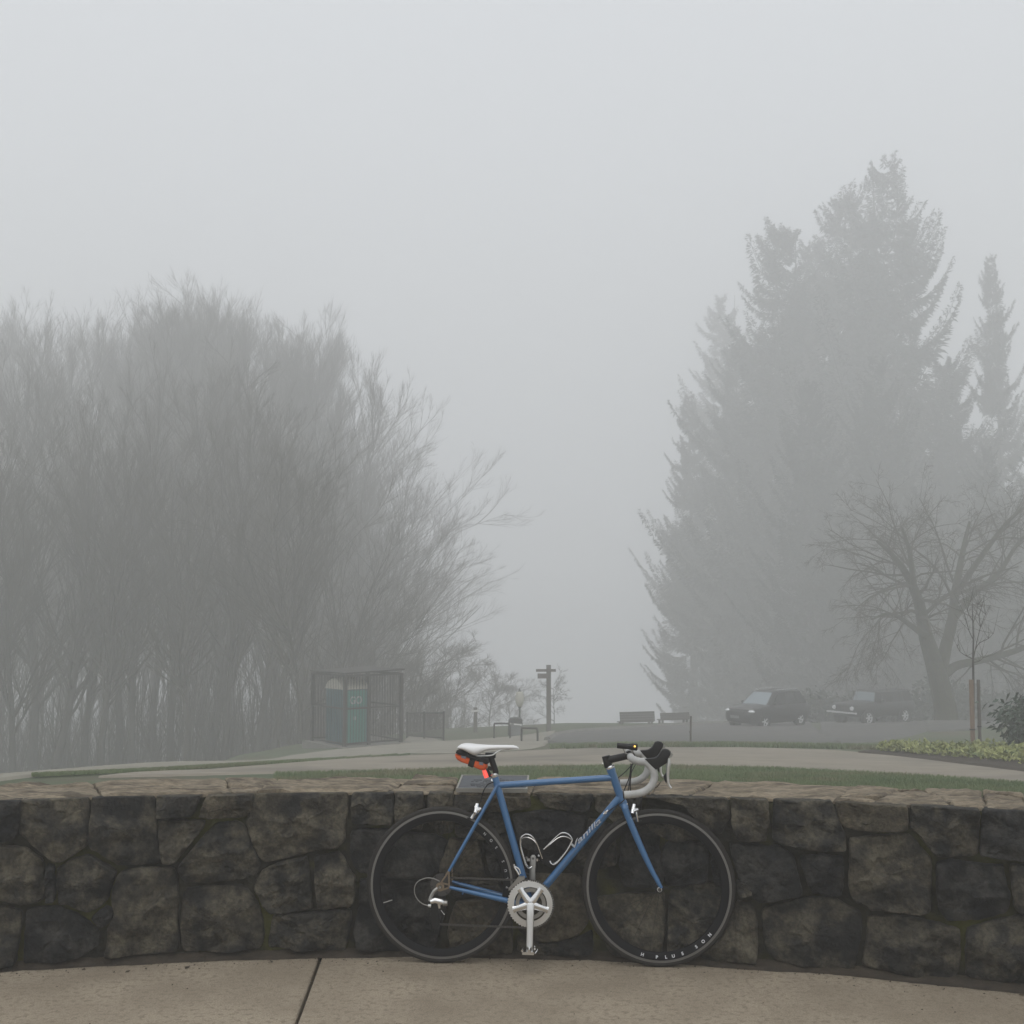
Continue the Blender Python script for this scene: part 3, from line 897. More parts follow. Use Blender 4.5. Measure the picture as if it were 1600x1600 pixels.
# frame
def ext(a, b, t): return a + (b - a) * t
frame = MB()
fr_ = empty('frame'); fr_.parent = bike
MB().tube([st, ext(st, bb, .5), bb], [.0158, .0155, .0155], 20).build('seat_tube', 'blue_paint', fr_)
MB().tube([tt0, tt1], .0143, 20).build('top_tube', 'blue_paint', fr_)
MB().tube([dt0, dt1], .0165, 20).build('down_tube', 'blue_paint', fr_)
hd = (ht - hb).normalized()
MB().tube([ht, ext(ht, hb, .06), ext(ht, hb, .12), ext(ht, hb, .88), ext(ht, hb, .94), hb], [.0195, .0195, .0178, .0178, .0195, .0195], 24).build('head_tube', 'blue_paint', fr_)
MB().lathe([(.0, -.035), (.0205, -.035), (.0205, .035), (0, .035)], c=tuple(bb), n=28, closed=False).build('bottom_bracket', 'blue_deep', fr_)
for sgn in (-1, 1):
    dpo = Vector((.016, sgn * .064, RW + .012))
    ss0 = B(778, 1226) + Vector((0, sgn * .012, 0))
    end = B(701.5, 1361, -.055); end.y = sgn * .060
    MB().tube([ss0, ext(ss0, end, .12) + Vector((0, sgn * .004, 0)), ext(ss0, end, .8), end], [.0075, .0082, .0078, .0062], 14).build('seat_stay', 'blue_paint', fr_)
    cs0 = bb + Vector((-.012, sgn * .024, -.002))
    ce = B(702, 1386.5, -.06); ce.y = sgn * .058
    MB().tube([cs0, ext(cs0, ce, .35), ext(cs0, ce, .75), ce], [.0122, .0118, .0095, .0068], 14).build('chain_stay', 'blue_paint', fr_)
    # slotted steel dropout: struts from stay ends to the axle
    dm = MB()
    y = sgn * .062
    ax = Vector((.0, y, RW))
    for a_, b_ in ((end, ax + Vector((.004, 0, .018))), (end, ce), (ce, ax + Vector((.012, 0, -.012))), (ax + Vector((.004, 0, .018)), ce + Vector((-.004, 0, .012)))):
        a2 = Vector((a_.x, y, a_.z)); b2 = Vector((b_.x, y, b_.z))
        dm.beam(a2, b2, .006, .0065, up=(0, 0, 1) if abs((b2 - a2).normalized().z) < .9 else (1, 0, 0))
    dm.lathe([(.008, y - .003), (.019, y - .003), (.019, y + .003), (.008, y + .003)], c=(0, 0, RW), n=24)
    dm.build('dropout', 'dropout_steel', fr_)
MB().tube([ext(AX_R, AX_R, 0) + Vector((0, -.075, 0)), AX_R + Vector((0, .085, 0))], .006, 12).build('skewer', 'alloy_dull', bike)
# bridge & braze-ons
MB().tube([B(750, 1275) + Vector((0, -.03, 0)), B(750, 1275) + Vector((0, .03, 0))], .005, 8).build('brake_bridge', 'blue_paint', fr_)
MB().lathe([(0, -.007), (.0035, -.007), (.0035, .007), (0, .007)], c=tuple(B(723, 1396, -.062)), n=10, closed=False).build('cable_stop', 'blue_paint', fr_)
# downtube shifter boss / barrel adjuster
bo = B(946, 1269, -.02)
MB().tube([bo + Vector((0, -.012, 0)), bo + Vector((0, .012, 0))], .006, 12).tube([B(943, 1272, -.022), B(950, 1266, -.022)], .0035, 8).build('barrel_adjuster', 'alloy_bright', fr_)
# lettering on the down tube, wrapped round it
def wrap_text(txt, size, p0, p1, R, shear, parent, name='lettering', bold=0.0, tilt=.25):
    me = text_mesh(txt, size, shear=shear, bold=bold)
    import bmesh
    bm_ = bmesh.new(); bm_.from_mesh(me)
    bmesh.ops.triangulate(bm_, faces=bm_.faces[:])
    for _ in range(2): bmesh.ops.subdivide_edges(bm_, edges=[e for e in bm_.edges if e.calc_length() > size * .06], cuts=1, use_grid_fill=True)
    bmesh.ops.triangulate(bm_, faces=bm_.faces[:])
    bm_.to_mesh(me); bm_.free()
    d = (p1 - p0).normalized(); mid = (p0 + p1) * .5
    side = Vector((0, -1, 0)); upv = side.cross(d).normalized() * -1
    if upv.z < 0: upv = -upv
    xs = [q.co.x for q in me.vertices]; sc = (p1 - p0).length / (max(xs) - min(xs)); x0 = (max(xs) + min(xs)) / 2
    vs = []
    for q in me.vertices:
        a = q.co.y / R + tilt
        vs.append(mid + d * ((q.co.x - x0) * sc) + (side * math.cos(a) + upv * math.sin(a)) * (R + .0011 - q.co.z * 0))
    tag(MB().add(vs, [tuple(p.vertices) for p in me.polygons]).build(name, 'decal', parent, smooth=False), kind='stuff')
wrap_text('Vanilla', .031, B(895, 1323), B(938.5, 1281), .0165, .35, fr_, bold=.0005, tilt=.18)
# headset
for p in (ht, hb):
    q = p + hd * (.006 if p is ht else -.006)
    MB().tube([q - hd * .007, q - hd * .004, q + hd * .004, q + hd * .007], [.0185, .0205, .0205, .0185], 24).build('headset_cup', 'alloy_bright', bike)
# fork
fk = empty('fork'); fk.parent = bike
cr = B(976, 1262)
MB().tube([cr + Vector((0, -.030, -.006)), cr + Vector((0, -.018, .004)), cr + Vector((0, .018, .004)), cr + Vector((0, .030, -.006))], [.010, .0165, .0165, .010], 16).build('crown', 'blue_paint', fk)
for sgn in (-1, 1):
    P = [B(976, 1262), B(988, 1292), B(1003, 1327), B(1018, 1358), B(1032, 1384)]
    P = [Vector((p.x, sgn * (.030 + .019 * i / 4), p.z)) for i, p in enumerate(P)]
    R = [.0150, .0145, .0130, .0105, .0078]
    MB().tube(spline(P, 4), np.interp(np.linspace(0, 4, 17), range(5), R), 18, flat=.7).build('blade', 'blue_paint', fk)
    MB().lathe([(0, sgn * .049 - .004), (.0105, sgn * .049 - .004), (.0105, sgn * .049 + .004), (0, sgn * .049 + .004)], c=tuple(AX_F), n=20, closed=False).build('dropout', 'alloy', fk)
MB().tube([AX_F + Vector((0, -.062, 0)), AX_F + Vector((0, .062, 0))], .0075, 12).build('skewer', 'steel_dark', bike)
# crest on the fork
cm = MB()
def blade_pt(px, py, o=-.0405): return B(px, py, o)
for x_, y_, w_, h_ in ((981, 1277.5, 4.6, 1.3), (981.6, 1280, 1.2, 2.6), (984.0, 1280, 1.2, 2.6), (985.6, 1279.6, 1.0, 2.2), (983, 1283.2, 5.0, 1.2), (983.3, 1286.2, 1.8, 2.4), (986.3, 1286.2, 1.6, 2.6), (985.6, 1289.2, 3.2, 1.4)):
    p = blade_pt(x_ + w_ / 2, y_ + h_ / 2)
    q = blade_pt(x_ + w_ / 2 + w_, y_ + h_ / 2)
    sx = (q.x - p.x)
    cm.box((p.x, p.y, p.z), (sx, .0012, h_ * sx / w_))
cm.build('crest', 'decal', fk, smooth=False)
# stem, bars
sm = empty('stem'); sm.parent = bike
s0, s1 = B(948, 1188), B(984, 1180)
MB().tube([B(951, 1199), B(946.5, 1181)], .0185, 18).build('steerer_clamp', 'black_part', sm)
MB().tube([s0, ext(s0, s1, .25), ext(s0, s1, .8), s1], [.0185, .0165, .0155, .0175], 18).build('extension', 'black_part', sm)
MB().lathe([(.0, -.024), (.0215, -.024), (.0215, .024), (0, .024)], c=tuple(s1), n=24, closed=False).build('face_plate', 'black_part', sm)
for yy in (1184, 1193):
    p = B(942.5, yy)
    MB().tube([p + Vector((-.004, 0, 0)), p + Vector((.006, 0, 0))], .0035, 8).build('bolt', 'alloy_bright', sm)
hbar = empty('handlebar'); hbar.parent = bike
MB().tube([s1 + Vector((0, -.075, 0)), s1 + Vector((0, .075, 0))], .0145, 16).build('bar_centre', 'black_part', hbar)
hook = [B(1000, 1190, -.19), B(1009, 1191, -.205), B(1018, 1200, -.208), B(1022.5, 1212, -.21), B(1019, 1226, -.212), B(1009, 1235.5, -.214), B(994, 1240.5, -.216), B(975, 1242, -.218)]
for sgn in (-1, 1):
    path = [s1 + Vector((0, -.075, 0)), s1 + Vector((0, -.13, 0)), s1 + Vector((.004, -.165, -.002)), ext(s1 + Vector((.01, -.18, -.004)), hook[0], .45)] + hook
    P = [Vector((p[0], p[1] * -sgn, p[2])) for p in path]
    sp = spline(P, 5)
    rr = [.0158 + .0006 * (i % 2) for i in range(len(sp))]
    MB().tube(sp, rr, 16).build('bar_tape', 'tape', hbar, angle=60)
    e = Vector(sp[-1]); e0 = Vector(sp[-2]); dd = (e - e0).normalized()
    MB().tube([e, e + dd * .004], [.0165, .0150], 14).build('end_plug', 'black_rubber', hbar)
    # hood and lever (outline traced on the near one)
    def Z(x, y, o=-.207): return B(930 + x / 12.31, 1140 + y / 12.31, o)
    ol = [(945, 560), (1040, 555), (1130, 545), (1205, 500), (1250, 430), (1285, 378), (1340, 362), (1410, 380), (1458, 425), (1450, 480), (1400, 560), (1385, 640), (1300, 690), (1225, 740), (1160, 772), (1090, 720), (1015, 645)]
    pts = [Z(*p) for p in ol]
    cx_ = sum((p for p in pts), Vector()) / len(pts)
    rings = []
    for off, sc in ((-.019, .60), (-.0165, .86), (-.010, .97), (0, 1.0), (.010, .97), (.0165, .86), (.019, .60)):
        ring = []
        for p in pts:
            # scale towards the hood's long axis only
            q = cx_ + (p - cx_) * (.55 + .45 * sc if sc < .9 else sc)
            ring.append((q.x, sgn * .207 + off, q.z))
        rings.append(ring)
    hood = MB().loft(rings).build('brake_hood', 'black_rubber', hbar, angle=50)
    tip = [(1395, 545), (1365, 520), (1395, 470), (1450, 435), (1490, 465), (1485, 500), (1430, 545)]
    MB().prism([(Z(*p).x, Z(*p).z) for p in tip], sgn * .207 - .013, sgn * .207 + .013).build('lever_cap', 'alloy_dull', hood)
    lv = [(1405, 520), (1408, 600), (1408, 680), (1402, 780), (1398, 880), (1400, 980), (1412, 1055), (1440, 1100), (1462, 1128)]
    P = [Z(*p) for p in lv]; P = [Vector((p.x, sgn * .207, p.z)) for p in P]
    MB().tube(spline(P, 3), np.interp(np.linspace(0, 8, 25), [0, 2, 4, 6, 7, 8], [.0078, .0095, .0066, .0050, .0045, .0042]), 12, flat=1.1).build('brake_lever', 'alloy', hood)
    pd_ = [(1392, 805), (1340, 860), (1312, 905), (1335, 980), (1368, 1040), (1388, 960), (1392, 880)]
    MB().prism([(Z(*p).x, Z(*p).z) for p in pd_], sgn * .207 + .002, sgn * .207 + .012).build('shift_paddle', 'black_part', hood)
# front lamp
lx0, lx1 = B(964, 1165, -.03), B(996, 1167.5, -.03)
fl = empty('front_light'); fl.parent = bike
mid = [lx0, ext(lx0, lx1, .04), ext(lx0, lx1, .55), ext(lx0, lx1, .75), ext(lx0, lx1, .97), lx1]
MB().tube(mid, [.0105, .0122, .0125, .0150, .0155, .0140], 20).build('body', 'black_part', fl)
p = B(991.5, 1166.5, -.046)
MB().lathe([(0, -.002), (.0095, -.002), (.0095, .002), (0, .002)], c=(p.x, -.0455, p.z), n=20, closed=False).build('side_window', 'amber_housing', fl)
MB().ball((p.x + .001, -.0475, p.z + .001), (.0042, .0016, .0038), 12, 8).build('indicator', 'amber_lens', fl)
MB().tube([B(974, 1170, -.03), B(977, 1177, -.03), B(984, 1179, -.03)], .003, 8).tube([B(988, 1172, -.03), B(987, 1180, -.03)], .006, 8).build('bracket', 'alloy_dull', fl)
# cables
cb = [([(999, 1186, .19), (990, 1200, .08), (984, 1215, .02), (982, 1232, -.01), (975, 1250, -.02), (950, 1268, -.022)], .0022),
      ([(997, 1190, -.15), (988, 1195, -.12), (985.5, 1215, -.08), (985, 1233, -.03), (990, 1252, .0)], .0024),
      ([(986, 1193, -.02), (983.5, 1213, -.03), (978, 1228, -.03), (974, 1238, -.02)], .0022),
      ([(990, 1192, .1), (978, 1205, .05), (965, 1216, 0), (958, 1220, 0)], .0022)]
for pts, r in cb:
    MB().tube(spline([B(*q) for q in pts], 6), r, 8).build('cable', 'black_rubber', bike)
MB().tube([B(946, 1272, -.019), ext(B(946, 1272, -.019), bb, .5) + Vector((0, -.019, 0)), bb + Vector((0, -.02, -.02))], .0009, 5).build('shift_cable', 'steel_dark', bike)
MB().tube(spline([B(771, 1222, -.016), B(762, 1226, -.025), B(756, 1235, -.03), B(752, 1247, -.03)], 6), .0025, 8).build('cable', 'black_rubber', bike)
# seat post, clamp, saddle
def Q(x, y, o=0.0): return B(700 + x / 12.31, 1150 + y / 12.31, o)
MB().tube([st + (st - bb).normalized() * -.01, Q(920, 690), Q(855, 500), Q(815, 395)], [.0135, .0135, .0138, .0140], 18).build('seat_post', 'black_part', bike)
sd0 = (st - bb).normalized()
MB().tube([st - sd0 * .004, st + sd0 * .0, st + sd0 * .010, st + sd0 * .013], [.0165, .0185, .0185, .016], 20).tube([Q(850, 845, -.008), Q(850, 845, .012)], .006, 10).build('seat_clamp', 'alloy_bright', bike)
MB().box(tuple(Q(820, 370)), (.045, .04, .022)).build('saddle_clamp', 'black_part', bike)
sad = empty('saddle'); sad.parent = bike
SL = [(188, 222, 244, .035), (205, 195, 256, .052), (240, 170, 268, .063), (300, 155, 288, .069), (360, 150, 318, .071), (450, 156, 378, .070), (520, 163, 405, .066), (590, 168, 385, .058), (680, 172, 325, .045), (760, 174, 296, .036), (850, 175, 276, .029), (1000, 175, 266, .022), (1130, 175, 263, .020), (1260, 180, 262, .018), (1320, 198, 260, .015), (1355, 222, 254, .009), (1366, 238, 246, .003)]
rings = []
for x, t, b_, hw in SL:
    zt, zb = Q(x, t, -hw * .3).z, Q(x, b_, -hw).z
    X = Q(x, t).x
    h = zt - zb
    ring = []
    for k in range(20):
        a = 2 * PI * k / 20
        cy, cz = math.cos(a), math.sin(a)
        y = hw * math.copysign(abs(cy) ** .7, cy)
        z = zb + h * (.5 + .5 * math.copysign(abs(cz) ** .75, cz)) if cz >= 0 else zb + h * (.5 + .5 * cz * (.95 if abs(cy) > .5 else .15))
        ring.append((X, y, z))
    rings.append(ring)
MB().loft(rings).build('cover', 'saddle_white', sad, angle=60)
for sgn in (-1, 1):
    MB().tube(spline([Vector((Q(480, 330).x, sgn * .030, Q(480, 330).z)), Vector((Q(620, 370).x, sgn * .022, Q(620, 372).z)), Vector((Q(840, 360).x, sgn * .022, Q(840, 362).z)), Vector((Q(930, 315).x, sgn * .02, Q(930, 315).z)), Vector((Q(1030, 265).x, sgn * .012, Q(1030, 262).z)), Vector((Q(1200, 255).x, sgn * .006, Q(1200, 255).z))], 5), .0035, 10).build('rail', 'alloy', sad)
# saddle bag
bag = empty('saddle_bag'); bag.parent = bike
def bag_body(ol, hw, name, m, parent, e=.8):
    pts = [Q(*p) for p in ol]
    c = sum((p for p in pts), Vector()) / len(pts)
    rings = []
    for o, sc in ((-1, .62), (-.92, .84), (-.7, .96), (0, 1), (.7, .96), (.92, .84), (1, .62)):
        rings.append([(c.x + (p.x - c.x) * sc, o * hw, c.z + (p.z - c.z) * sc) for p in pts])
    return MB().loft(rings).build(name, m, parent, angle=50)
low = bag_body([(137, 345), (150, 400), (185, 445), (260, 490), (380, 530), (520, 595), (640, 645), (715, 655), (765, 600), (765, 530), (700, 505), (600, 470), (420, 405), (240, 345)], .042, 'pouch', 'orange_cloth', bag)
bag_body([(150, 318), (165, 278), (210, 258), (300, 275), (430, 340), (560, 420), (700, 440), (790, 420), (810, 500), (760, 540), (600, 480), (420, 412), (240, 352)], .044, 'flap', 'black_cloth', bag)
bag_body([(398, 500), (430, 405), (555, 430), (545, 480), (515, 590), (475, 600), (390, 560)], .0455, 'strap', 'black_cloth', bag)
for o in ([(250, 380), (350, 395), (345, 440), (258, 420)], [(602, 495), (680, 510), (672, 565), (598, 550)]):
    pp = [Q(x, y, -.043) for x, y in o]
    MB().prism([(q.x, q.z) for q in pp], -.0445, -.040).build('reflective_patch', 'reflective', low, smooth=False)
# tail light and its bracket
MB().tube([Q(690, 650, -.01), Q(715, 720, -.01), Q(745, 800, -.01)], [.0085, .0105, .0100], 14, flat=1.2).build('tail_light', 'red_lens', bike)
MB().tube([Q(730, 640), Q(775, 720), Q(830, 775)], [.009, .011, .008], 10).tube([Q(770, 610), Q(850, 640)], .009, 10).build('light_bracket', 'black_part', bike)
# calliper brakes
def calliper(px, py, flip, front):
    r = empty('brake_calliper'); r.parent = bike
    y = -.045
    def K(dx, dy, o=y): return B(px + dx, py + dy, o)
    for sgn in (-1, 1):
        arm = [K(0, -5, -.035), K(3, 2, sgn * .02 - .02), K(-3, 8, sgn * .024), K(-7, 14, sgn * .022)] if not front else [K(0, -6, .02), K(4, 1, sgn * .022), K(6, 9, sgn * .026), K(7, 17, sgn * .022)]
        MB().tube(spline(arm, 4), .0078, 10, flat=.8).build('arm', 'alloy_bright', r)
        q = arm[-1]
        MB().box((q.x, q.y * .9, q.z), (.04, .008, .009)).build('brake_pad', 'black_rubber', r)
    MB().tube([K(2, -9, -.03), K(-1, 5, -.045)], .0085, 10).tube([K(7, -1, -.03), K(0, 2, -.045)], .0075, 8).build('quick_release', 'alloy_bright', r)
    MB().lathe([(0, -.03), (.006, -.03), (.006, .03), (0, .03)], c=tuple(K(2, -2, 0)), n=12, closed=False).build('pivot_bolt', 'alloy', r)
    return r
calliper(744, 1265, 1, False)
calliper(989, 1266, -1, True)
MB().tube([B(752, 1247, -.03), B(750.5, 1252, -.032)], .0045, 8).tube([B(750, 1254, -.032), B(747, 1262, -.035)], .002, 8).build('cable_stop', 'black_rubber', bike)
# bottle cages
def cage(paths, label):
    c = empty('bottle_cage'); c.parent = bike
    for pl, o0, o1 in paths:
        n = len(pl)
        P = [B(770 + x / 10, 1280 + y / 10, o0 + (o1 - o0) * math.sin(PI * i / (n - 1))) for i, (x, y) in enumerate(pl)]
        MB().tube(spline(P, 6), .0026, 8).build('wire', 'alloy_bright', c)
    return c
A1 = [(775, 615), (740, 520), (690, 385), (630, 285), (560, 240), (500, 238), (445, 280), (430, 320), (432, 430), (478, 600), (515, 715), (560, 765), (612, 742)]
A2 = [(690, 395), (640, 330), (570, 292), (510, 285), (455, 300), (438, 330), (440, 430), (486, 600), (525, 710), (565, 748), (606, 740)]
cage([(A1, -.012, -.040), (A2, .012, .040)], '')
D1 = [(795, 470), (890, 375), (990, 275), (1060, 222), (1125, 212), (1190, 240), (1235, 300), (1238, 350), (1160, 490), (1060, 620), (1000, 685), (950, 708), (915, 695), (893, 655)]
D2 = [(800, 468), (900, 385), (1000, 305), (1080, 272), (1150, 278), (1215, 310), (1225, 350), (1150, 490), (1055, 610), (995, 672), (950, 690), (915, 680), (895, 652)]
cage([(D1, -.012, -.040), (D2, .012, .040)], '')
# crankset
ck = empty('crankset'); ck.parent = bike
YC = -.048
c0 = B(829, 1412.5, YC)
def annulus(r0, r1, y0, y1, n=60, teeth=0):
    pr = [(r0, y0), (r1, y0), (r1, y1), (r0, y1)]
    mb = MB(); mb.lathe(pr, c=(c0.x, 0, c0.z), n=n)
    return mb
big = MB()
nt_ = 50
v, f = [], []
for k in range(nt_ * 4):
    a = 2 * PI * k / (nt_ * 4)
    ro = .0985 + (.0035 if k % 4 in (1, 2) else 0)
    for r, y in ((.072, YC - .003), (ro, YC - .0012), (ro, YC + .0012), (.072, YC + .0022)):
        v.append((c0.x + r * math.cos(a), y, c0.z + r * math.sin(a)))
n = nt_ * 4
f = [(k * 4 + j, k * 4 + (j + 1) % 4, ((k + 1) % n) * 4 + (j + 1) % 4, ((k + 1) % n) * 4 + j) for k in range(n) for j in range(4)]
MB().add(v, f).build('chainring', 'alloy', ck, angle=30)
annulus(.050, .066, YC + .0065, YC + .009).build('chainring', 'alloy_dull', ck, angle=30)
sp = MB()
sp.lathe([(.012, YC - .013), (.024, YC - .011), (.028, YC - .004), (.022, YC + .004), (.012, YC + .004)], c=(c0.x, 0, c0.z), n=30)
for dg in (54, 126, 198, 342, 270):
    a = math.radians(dg); d = Vector((math.cos(a), 0, math.sin(a)))
    cc = Vector((c0.x, YC - .008, c0.z))
    sp.tube([cc + d * .012, cc + d * .035, cc + d * .06 + Vector((0, .003, 0)), cc + d * .080 + Vector((0, .005, 0))], [.0180, .0150, .0125, .0150], 14, flat=.42)
sp.build('spider', 'alloy_bright', ck, angle=50)
for sgn, pend, o0, o1 in ((-1, (827.7, 1479.5), -.058, -.076), (1, (833, 1341), .055, .072)):
    e = B(*pend, sgn * .07)
    cc = Vector((c0.x, o0, c0.z))
    ee = Vector((e.x, o1, e.z))
    rings = []
    for t, hw, hy in ((-.05, .0145, .006), (0, .0170, .009), (.3, .0160, .0085), (.7, .0145, .0075), (.95, .0150, .0070), (1.04, .0125, .0062), (1.08, .006, .004)):
        p = cc + (ee - cc) * t
        ring = []
        for k in range(16):
            a = 2 * PI * k / 16
            ring.append((p.x + hw * math.copysign(abs(math.cos(a)) ** .6, math.cos(a)), p.y + hy * math.copysign(abs(math.sin(a)) ** .6, math.sin(a)), p.z))
        rings.append(ring)
    arm = MB().loft(rings).build('crank_arm', 'alloy' if sgn < 0 else 'alloy_dull', ck, angle=50)
    MB().lathe([(0, o1 - .0085), (.0055, o1 - .0085), (.0055, o1 + .0085), (0, o1 + .0085)], c=(ee.x, 0, ee.z), n=14, closed=False).build('spindle_end', 'steel_dark', arm)
    pdl = MB()
    yo = o1 + sgn * .012
    pdl.tube([Vector((ee.x, yo, ee.z)), Vector((ee.x, yo + sgn * .055, ee.z))], [.009, .0075], 12)
    yb = o1 + sgn * .038
    pdl.box((ee.x - .004, yb, ee.z - .010), (.050, .050, .012))
    pdl.tube([Vector((ee.x - .030, yb - .024, ee.z)), Vector((ee.x - .034, yb, ee.z + .004)), Vector((ee.x - .030, yb + .024, ee.z))], .0055, 10)
    pdl.tube([Vector((ee.x + .024, yb - .020, ee.z + .008)), Vector((ee.x + .030, yb, ee.z + .006)), Vector((ee.x + .024, yb + .020, ee.z + .008))], .0048, 10)
    pdl.tube([Vector((ee.x + .026, yb - .018, ee.z - .012)), Vector((ee.x + .036, yb, ee.z - .002)), Vector((ee.x + .026, yb + .018, ee.z + .006))], .003, 8)
    pdl.build('pedal', 'alloy_bright', ck, angle=40)
# chain
ch = MB()
r1 = .100; r2 = .034
t0, t1 = Vector((c0.x - .012, YC, c0.z + r1)), Vector((.004, YC + .012, RW + r2 + .002))
jock = B(682, 1436, -.04)
runs = [(t0, t1), (Vector((c0.x - .006, YC, c0.z - r1)), Vector((jock.x + .01, YC + .008, jock.z - .022)))]
for a, b_ in runs:
    n = int((b_ - a).length / .0127)
    for k in range(n):
        p = a + (b_ - a) * (k / n); q = a + (b_ - a) * ((k + .86) / n)
        ch.beam(p, q, .0062 if k % 2 else .0042, .0075)
n = 34
for k in range(n):
    a = PI / 2 - PI * k / n
    p = Vector((c0.x + r1 * math.cos(a), YC, c0.z + r1 * math.sin(a))); a2 = PI / 2 - PI * (k + .86) / n
    q = Vector((c0.x + r1 * math.cos(a2), YC, c0.z + r1 * math.sin(a2)))
    ch.beam(p, q, .0062 if k % 2 else .0042, .0075, up=(math.cos(a), 0, math.sin(a)))
ch.build('chain', 'steel_dark', bike, smooth=False)
# rear derailleur
def D(x, y, o=-.075): return B(640 + x / 10, 1340 + y / 10, o)
rd = empty('rear_derailleur'); rd.parent = bike
MB().tube(spline([D(440, 480, -.066), D(380, 530, -.07), D(330, 620, -.072), D(315, 680, -.074)], 4), .0075, 10, flat=.6).build('hanger_link', 'alloy_dull', rd)
MB().tube([D(330, 690), D(400, 668), D(500, 690), D(520, 705)], [.011, .0135, .0135, .012], 14).tube([D(455, 700), D(468, 790)], [.009, .0065], 10).build('body', 'alloy_bright', rd)
MB().tube([D(520, 712, -.072), D(590, 712, -.072)], [.013, .012], 14).build('pivot_cap', 'alloy_dull', rd)
MB().tube([D(290, 750), D(335, 752)], [.006, .008], 10).build('barrel', 'alloy', rd)
MB().prism([(D(*p).x, D(*p).z) for p in ((345, 700), (430, 720), (445, 800), (470, 980), (450, 1120), (370, 1130), (330, 980), (330, 800))], -.066, -.062).prism([(D(*p).x, D(*p).z) for p in ((345, 700), (430, 720), (445, 800), (470, 980), (450, 1120), (370, 1130), (330, 980), (330, 800))], -.050, -.046).build('cage_plate', 'black_part', rd)
for y_ in (800, 1050):
    p = D(400, y_, -.056)
    MB().lathe([(0, -.062), (.016, -.0615), (.019, -.057), (.016, -.0515), (0, -.051)], c=(p.x, 0, p.z), n=22, closed=False).build('jockey_wheel', 'black_part', rd)
MB().tube([D(490, 820), D(530, 875), D(545, 890)], [.0012, .0012, .0024], 6).build('cable_end', 'alloy', rd)
MB().tube(spline([D(470, 370, -.066), D(380, 330, -.068), D(270, 318, -.07), (D(150, 360, -.072)), D(85, 440, -.074), D(80, 560, -.075), D(130, 660, -.075), D(210, 725, -.075), D(290, 750, -.075)], 5), .0022, 8).build('cable_loop', 'alloy_dull', rd)
# front derailleur
def G(x, y, o=-.055): return B(770 + x / 10, 1280 + y / 10, o)
fd = empty('front_derailleur'); fd.parent = bike
MB().tube(spline([G(330, 700), G(345, 760), G(385, 820), G(410, 870)], 3), .0045, 8).tube(spline([G(350, 740), G(410, 780), G(432, 850)], 3), .0035, 8).build('arm', 'alloy_bright', fd)
MB().prism([(G(*p).x, G(*p).z) for p in ((400, 900), (500, 895), (495, 935), (420, 985), (330, 1050), (250, 1120), (245, 1085), (320, 1000))], -.058, -.0555).prism([(G(*p).x, G(*p).z) for p in ((400, 900), (500, 895), (495, 935), (420, 985), (330, 1050), (250, 1120), (245, 1085), (320, 1000))], -.044, -.0415).box(tuple(G(430, 900, -.05)), (.016, .018, .006)).build('cage', 'alloy_dull', fd)
MB().tube([ext(st, bb, .80), ext(st, bb, .87)], .0178, 18).build('band_clamp', 'black_part', fd)
# ================================================================== trees
def tubes_np(P, R, k):
    """P: (N, m, 3) polylines, R: (N, m) radii -> verts, quads"""
    N, m, _ = P.shape
    d = P[:, -1] - P[:, 0]
    d /= np.linalg.norm(d, axis=1, keepdims=True) + 1e-9
    ref = np.where(np.abs(d[:, 2:3]) > .9, np.array([[1., 0, 0]]), np.array([[0, 0, 1.]]))
    a = np.cross(d, ref); a /= np.linalg.norm(a, axis=1, keepdims=True)
    b = np.cross(d, a)
    t = 2 * PI * np.arange(k) / k
    ring = a[:, None, :] * np.cos(t)[None, :, None] + b[:, None, :] * np.sin(t)[None, :, None]
    V = P[:, :, None, :] + ring[:, None] * R[:, :, None, None]
    i = np.arange(N * m * k).reshape(N, m, k)
    j = np.roll(i, -1, 2)
    Q = np.stack([i[:, :-1], j[:, :-1], j[:, 1:], i[:, 1:]], -1).reshape(-1, 4)
    return V.reshape(-1, 3), Q
def grow(rng, P0, D, L, R, m, wob, up, taper=.45):
    N = len(L)
    P = np.zeros((N, m + 1, 3)); P[:, 0] = P0
    d = D / np.linalg.norm(D, axis=1, keepdims=True)
    for s in range(m):
        d = d + rng.normal(0, wob, (N, 3)); d[:, 2] += up
        d /= np.linalg.norm(d, axis=1, keepdims=True)
        P[:, s + 1] = P[:, s] + d * (L / m)[:, None]
    Rr = R[:, None] * (1 - (1 - taper) * np.linspace(0, 1, m + 1)[None])
    return P, Rr
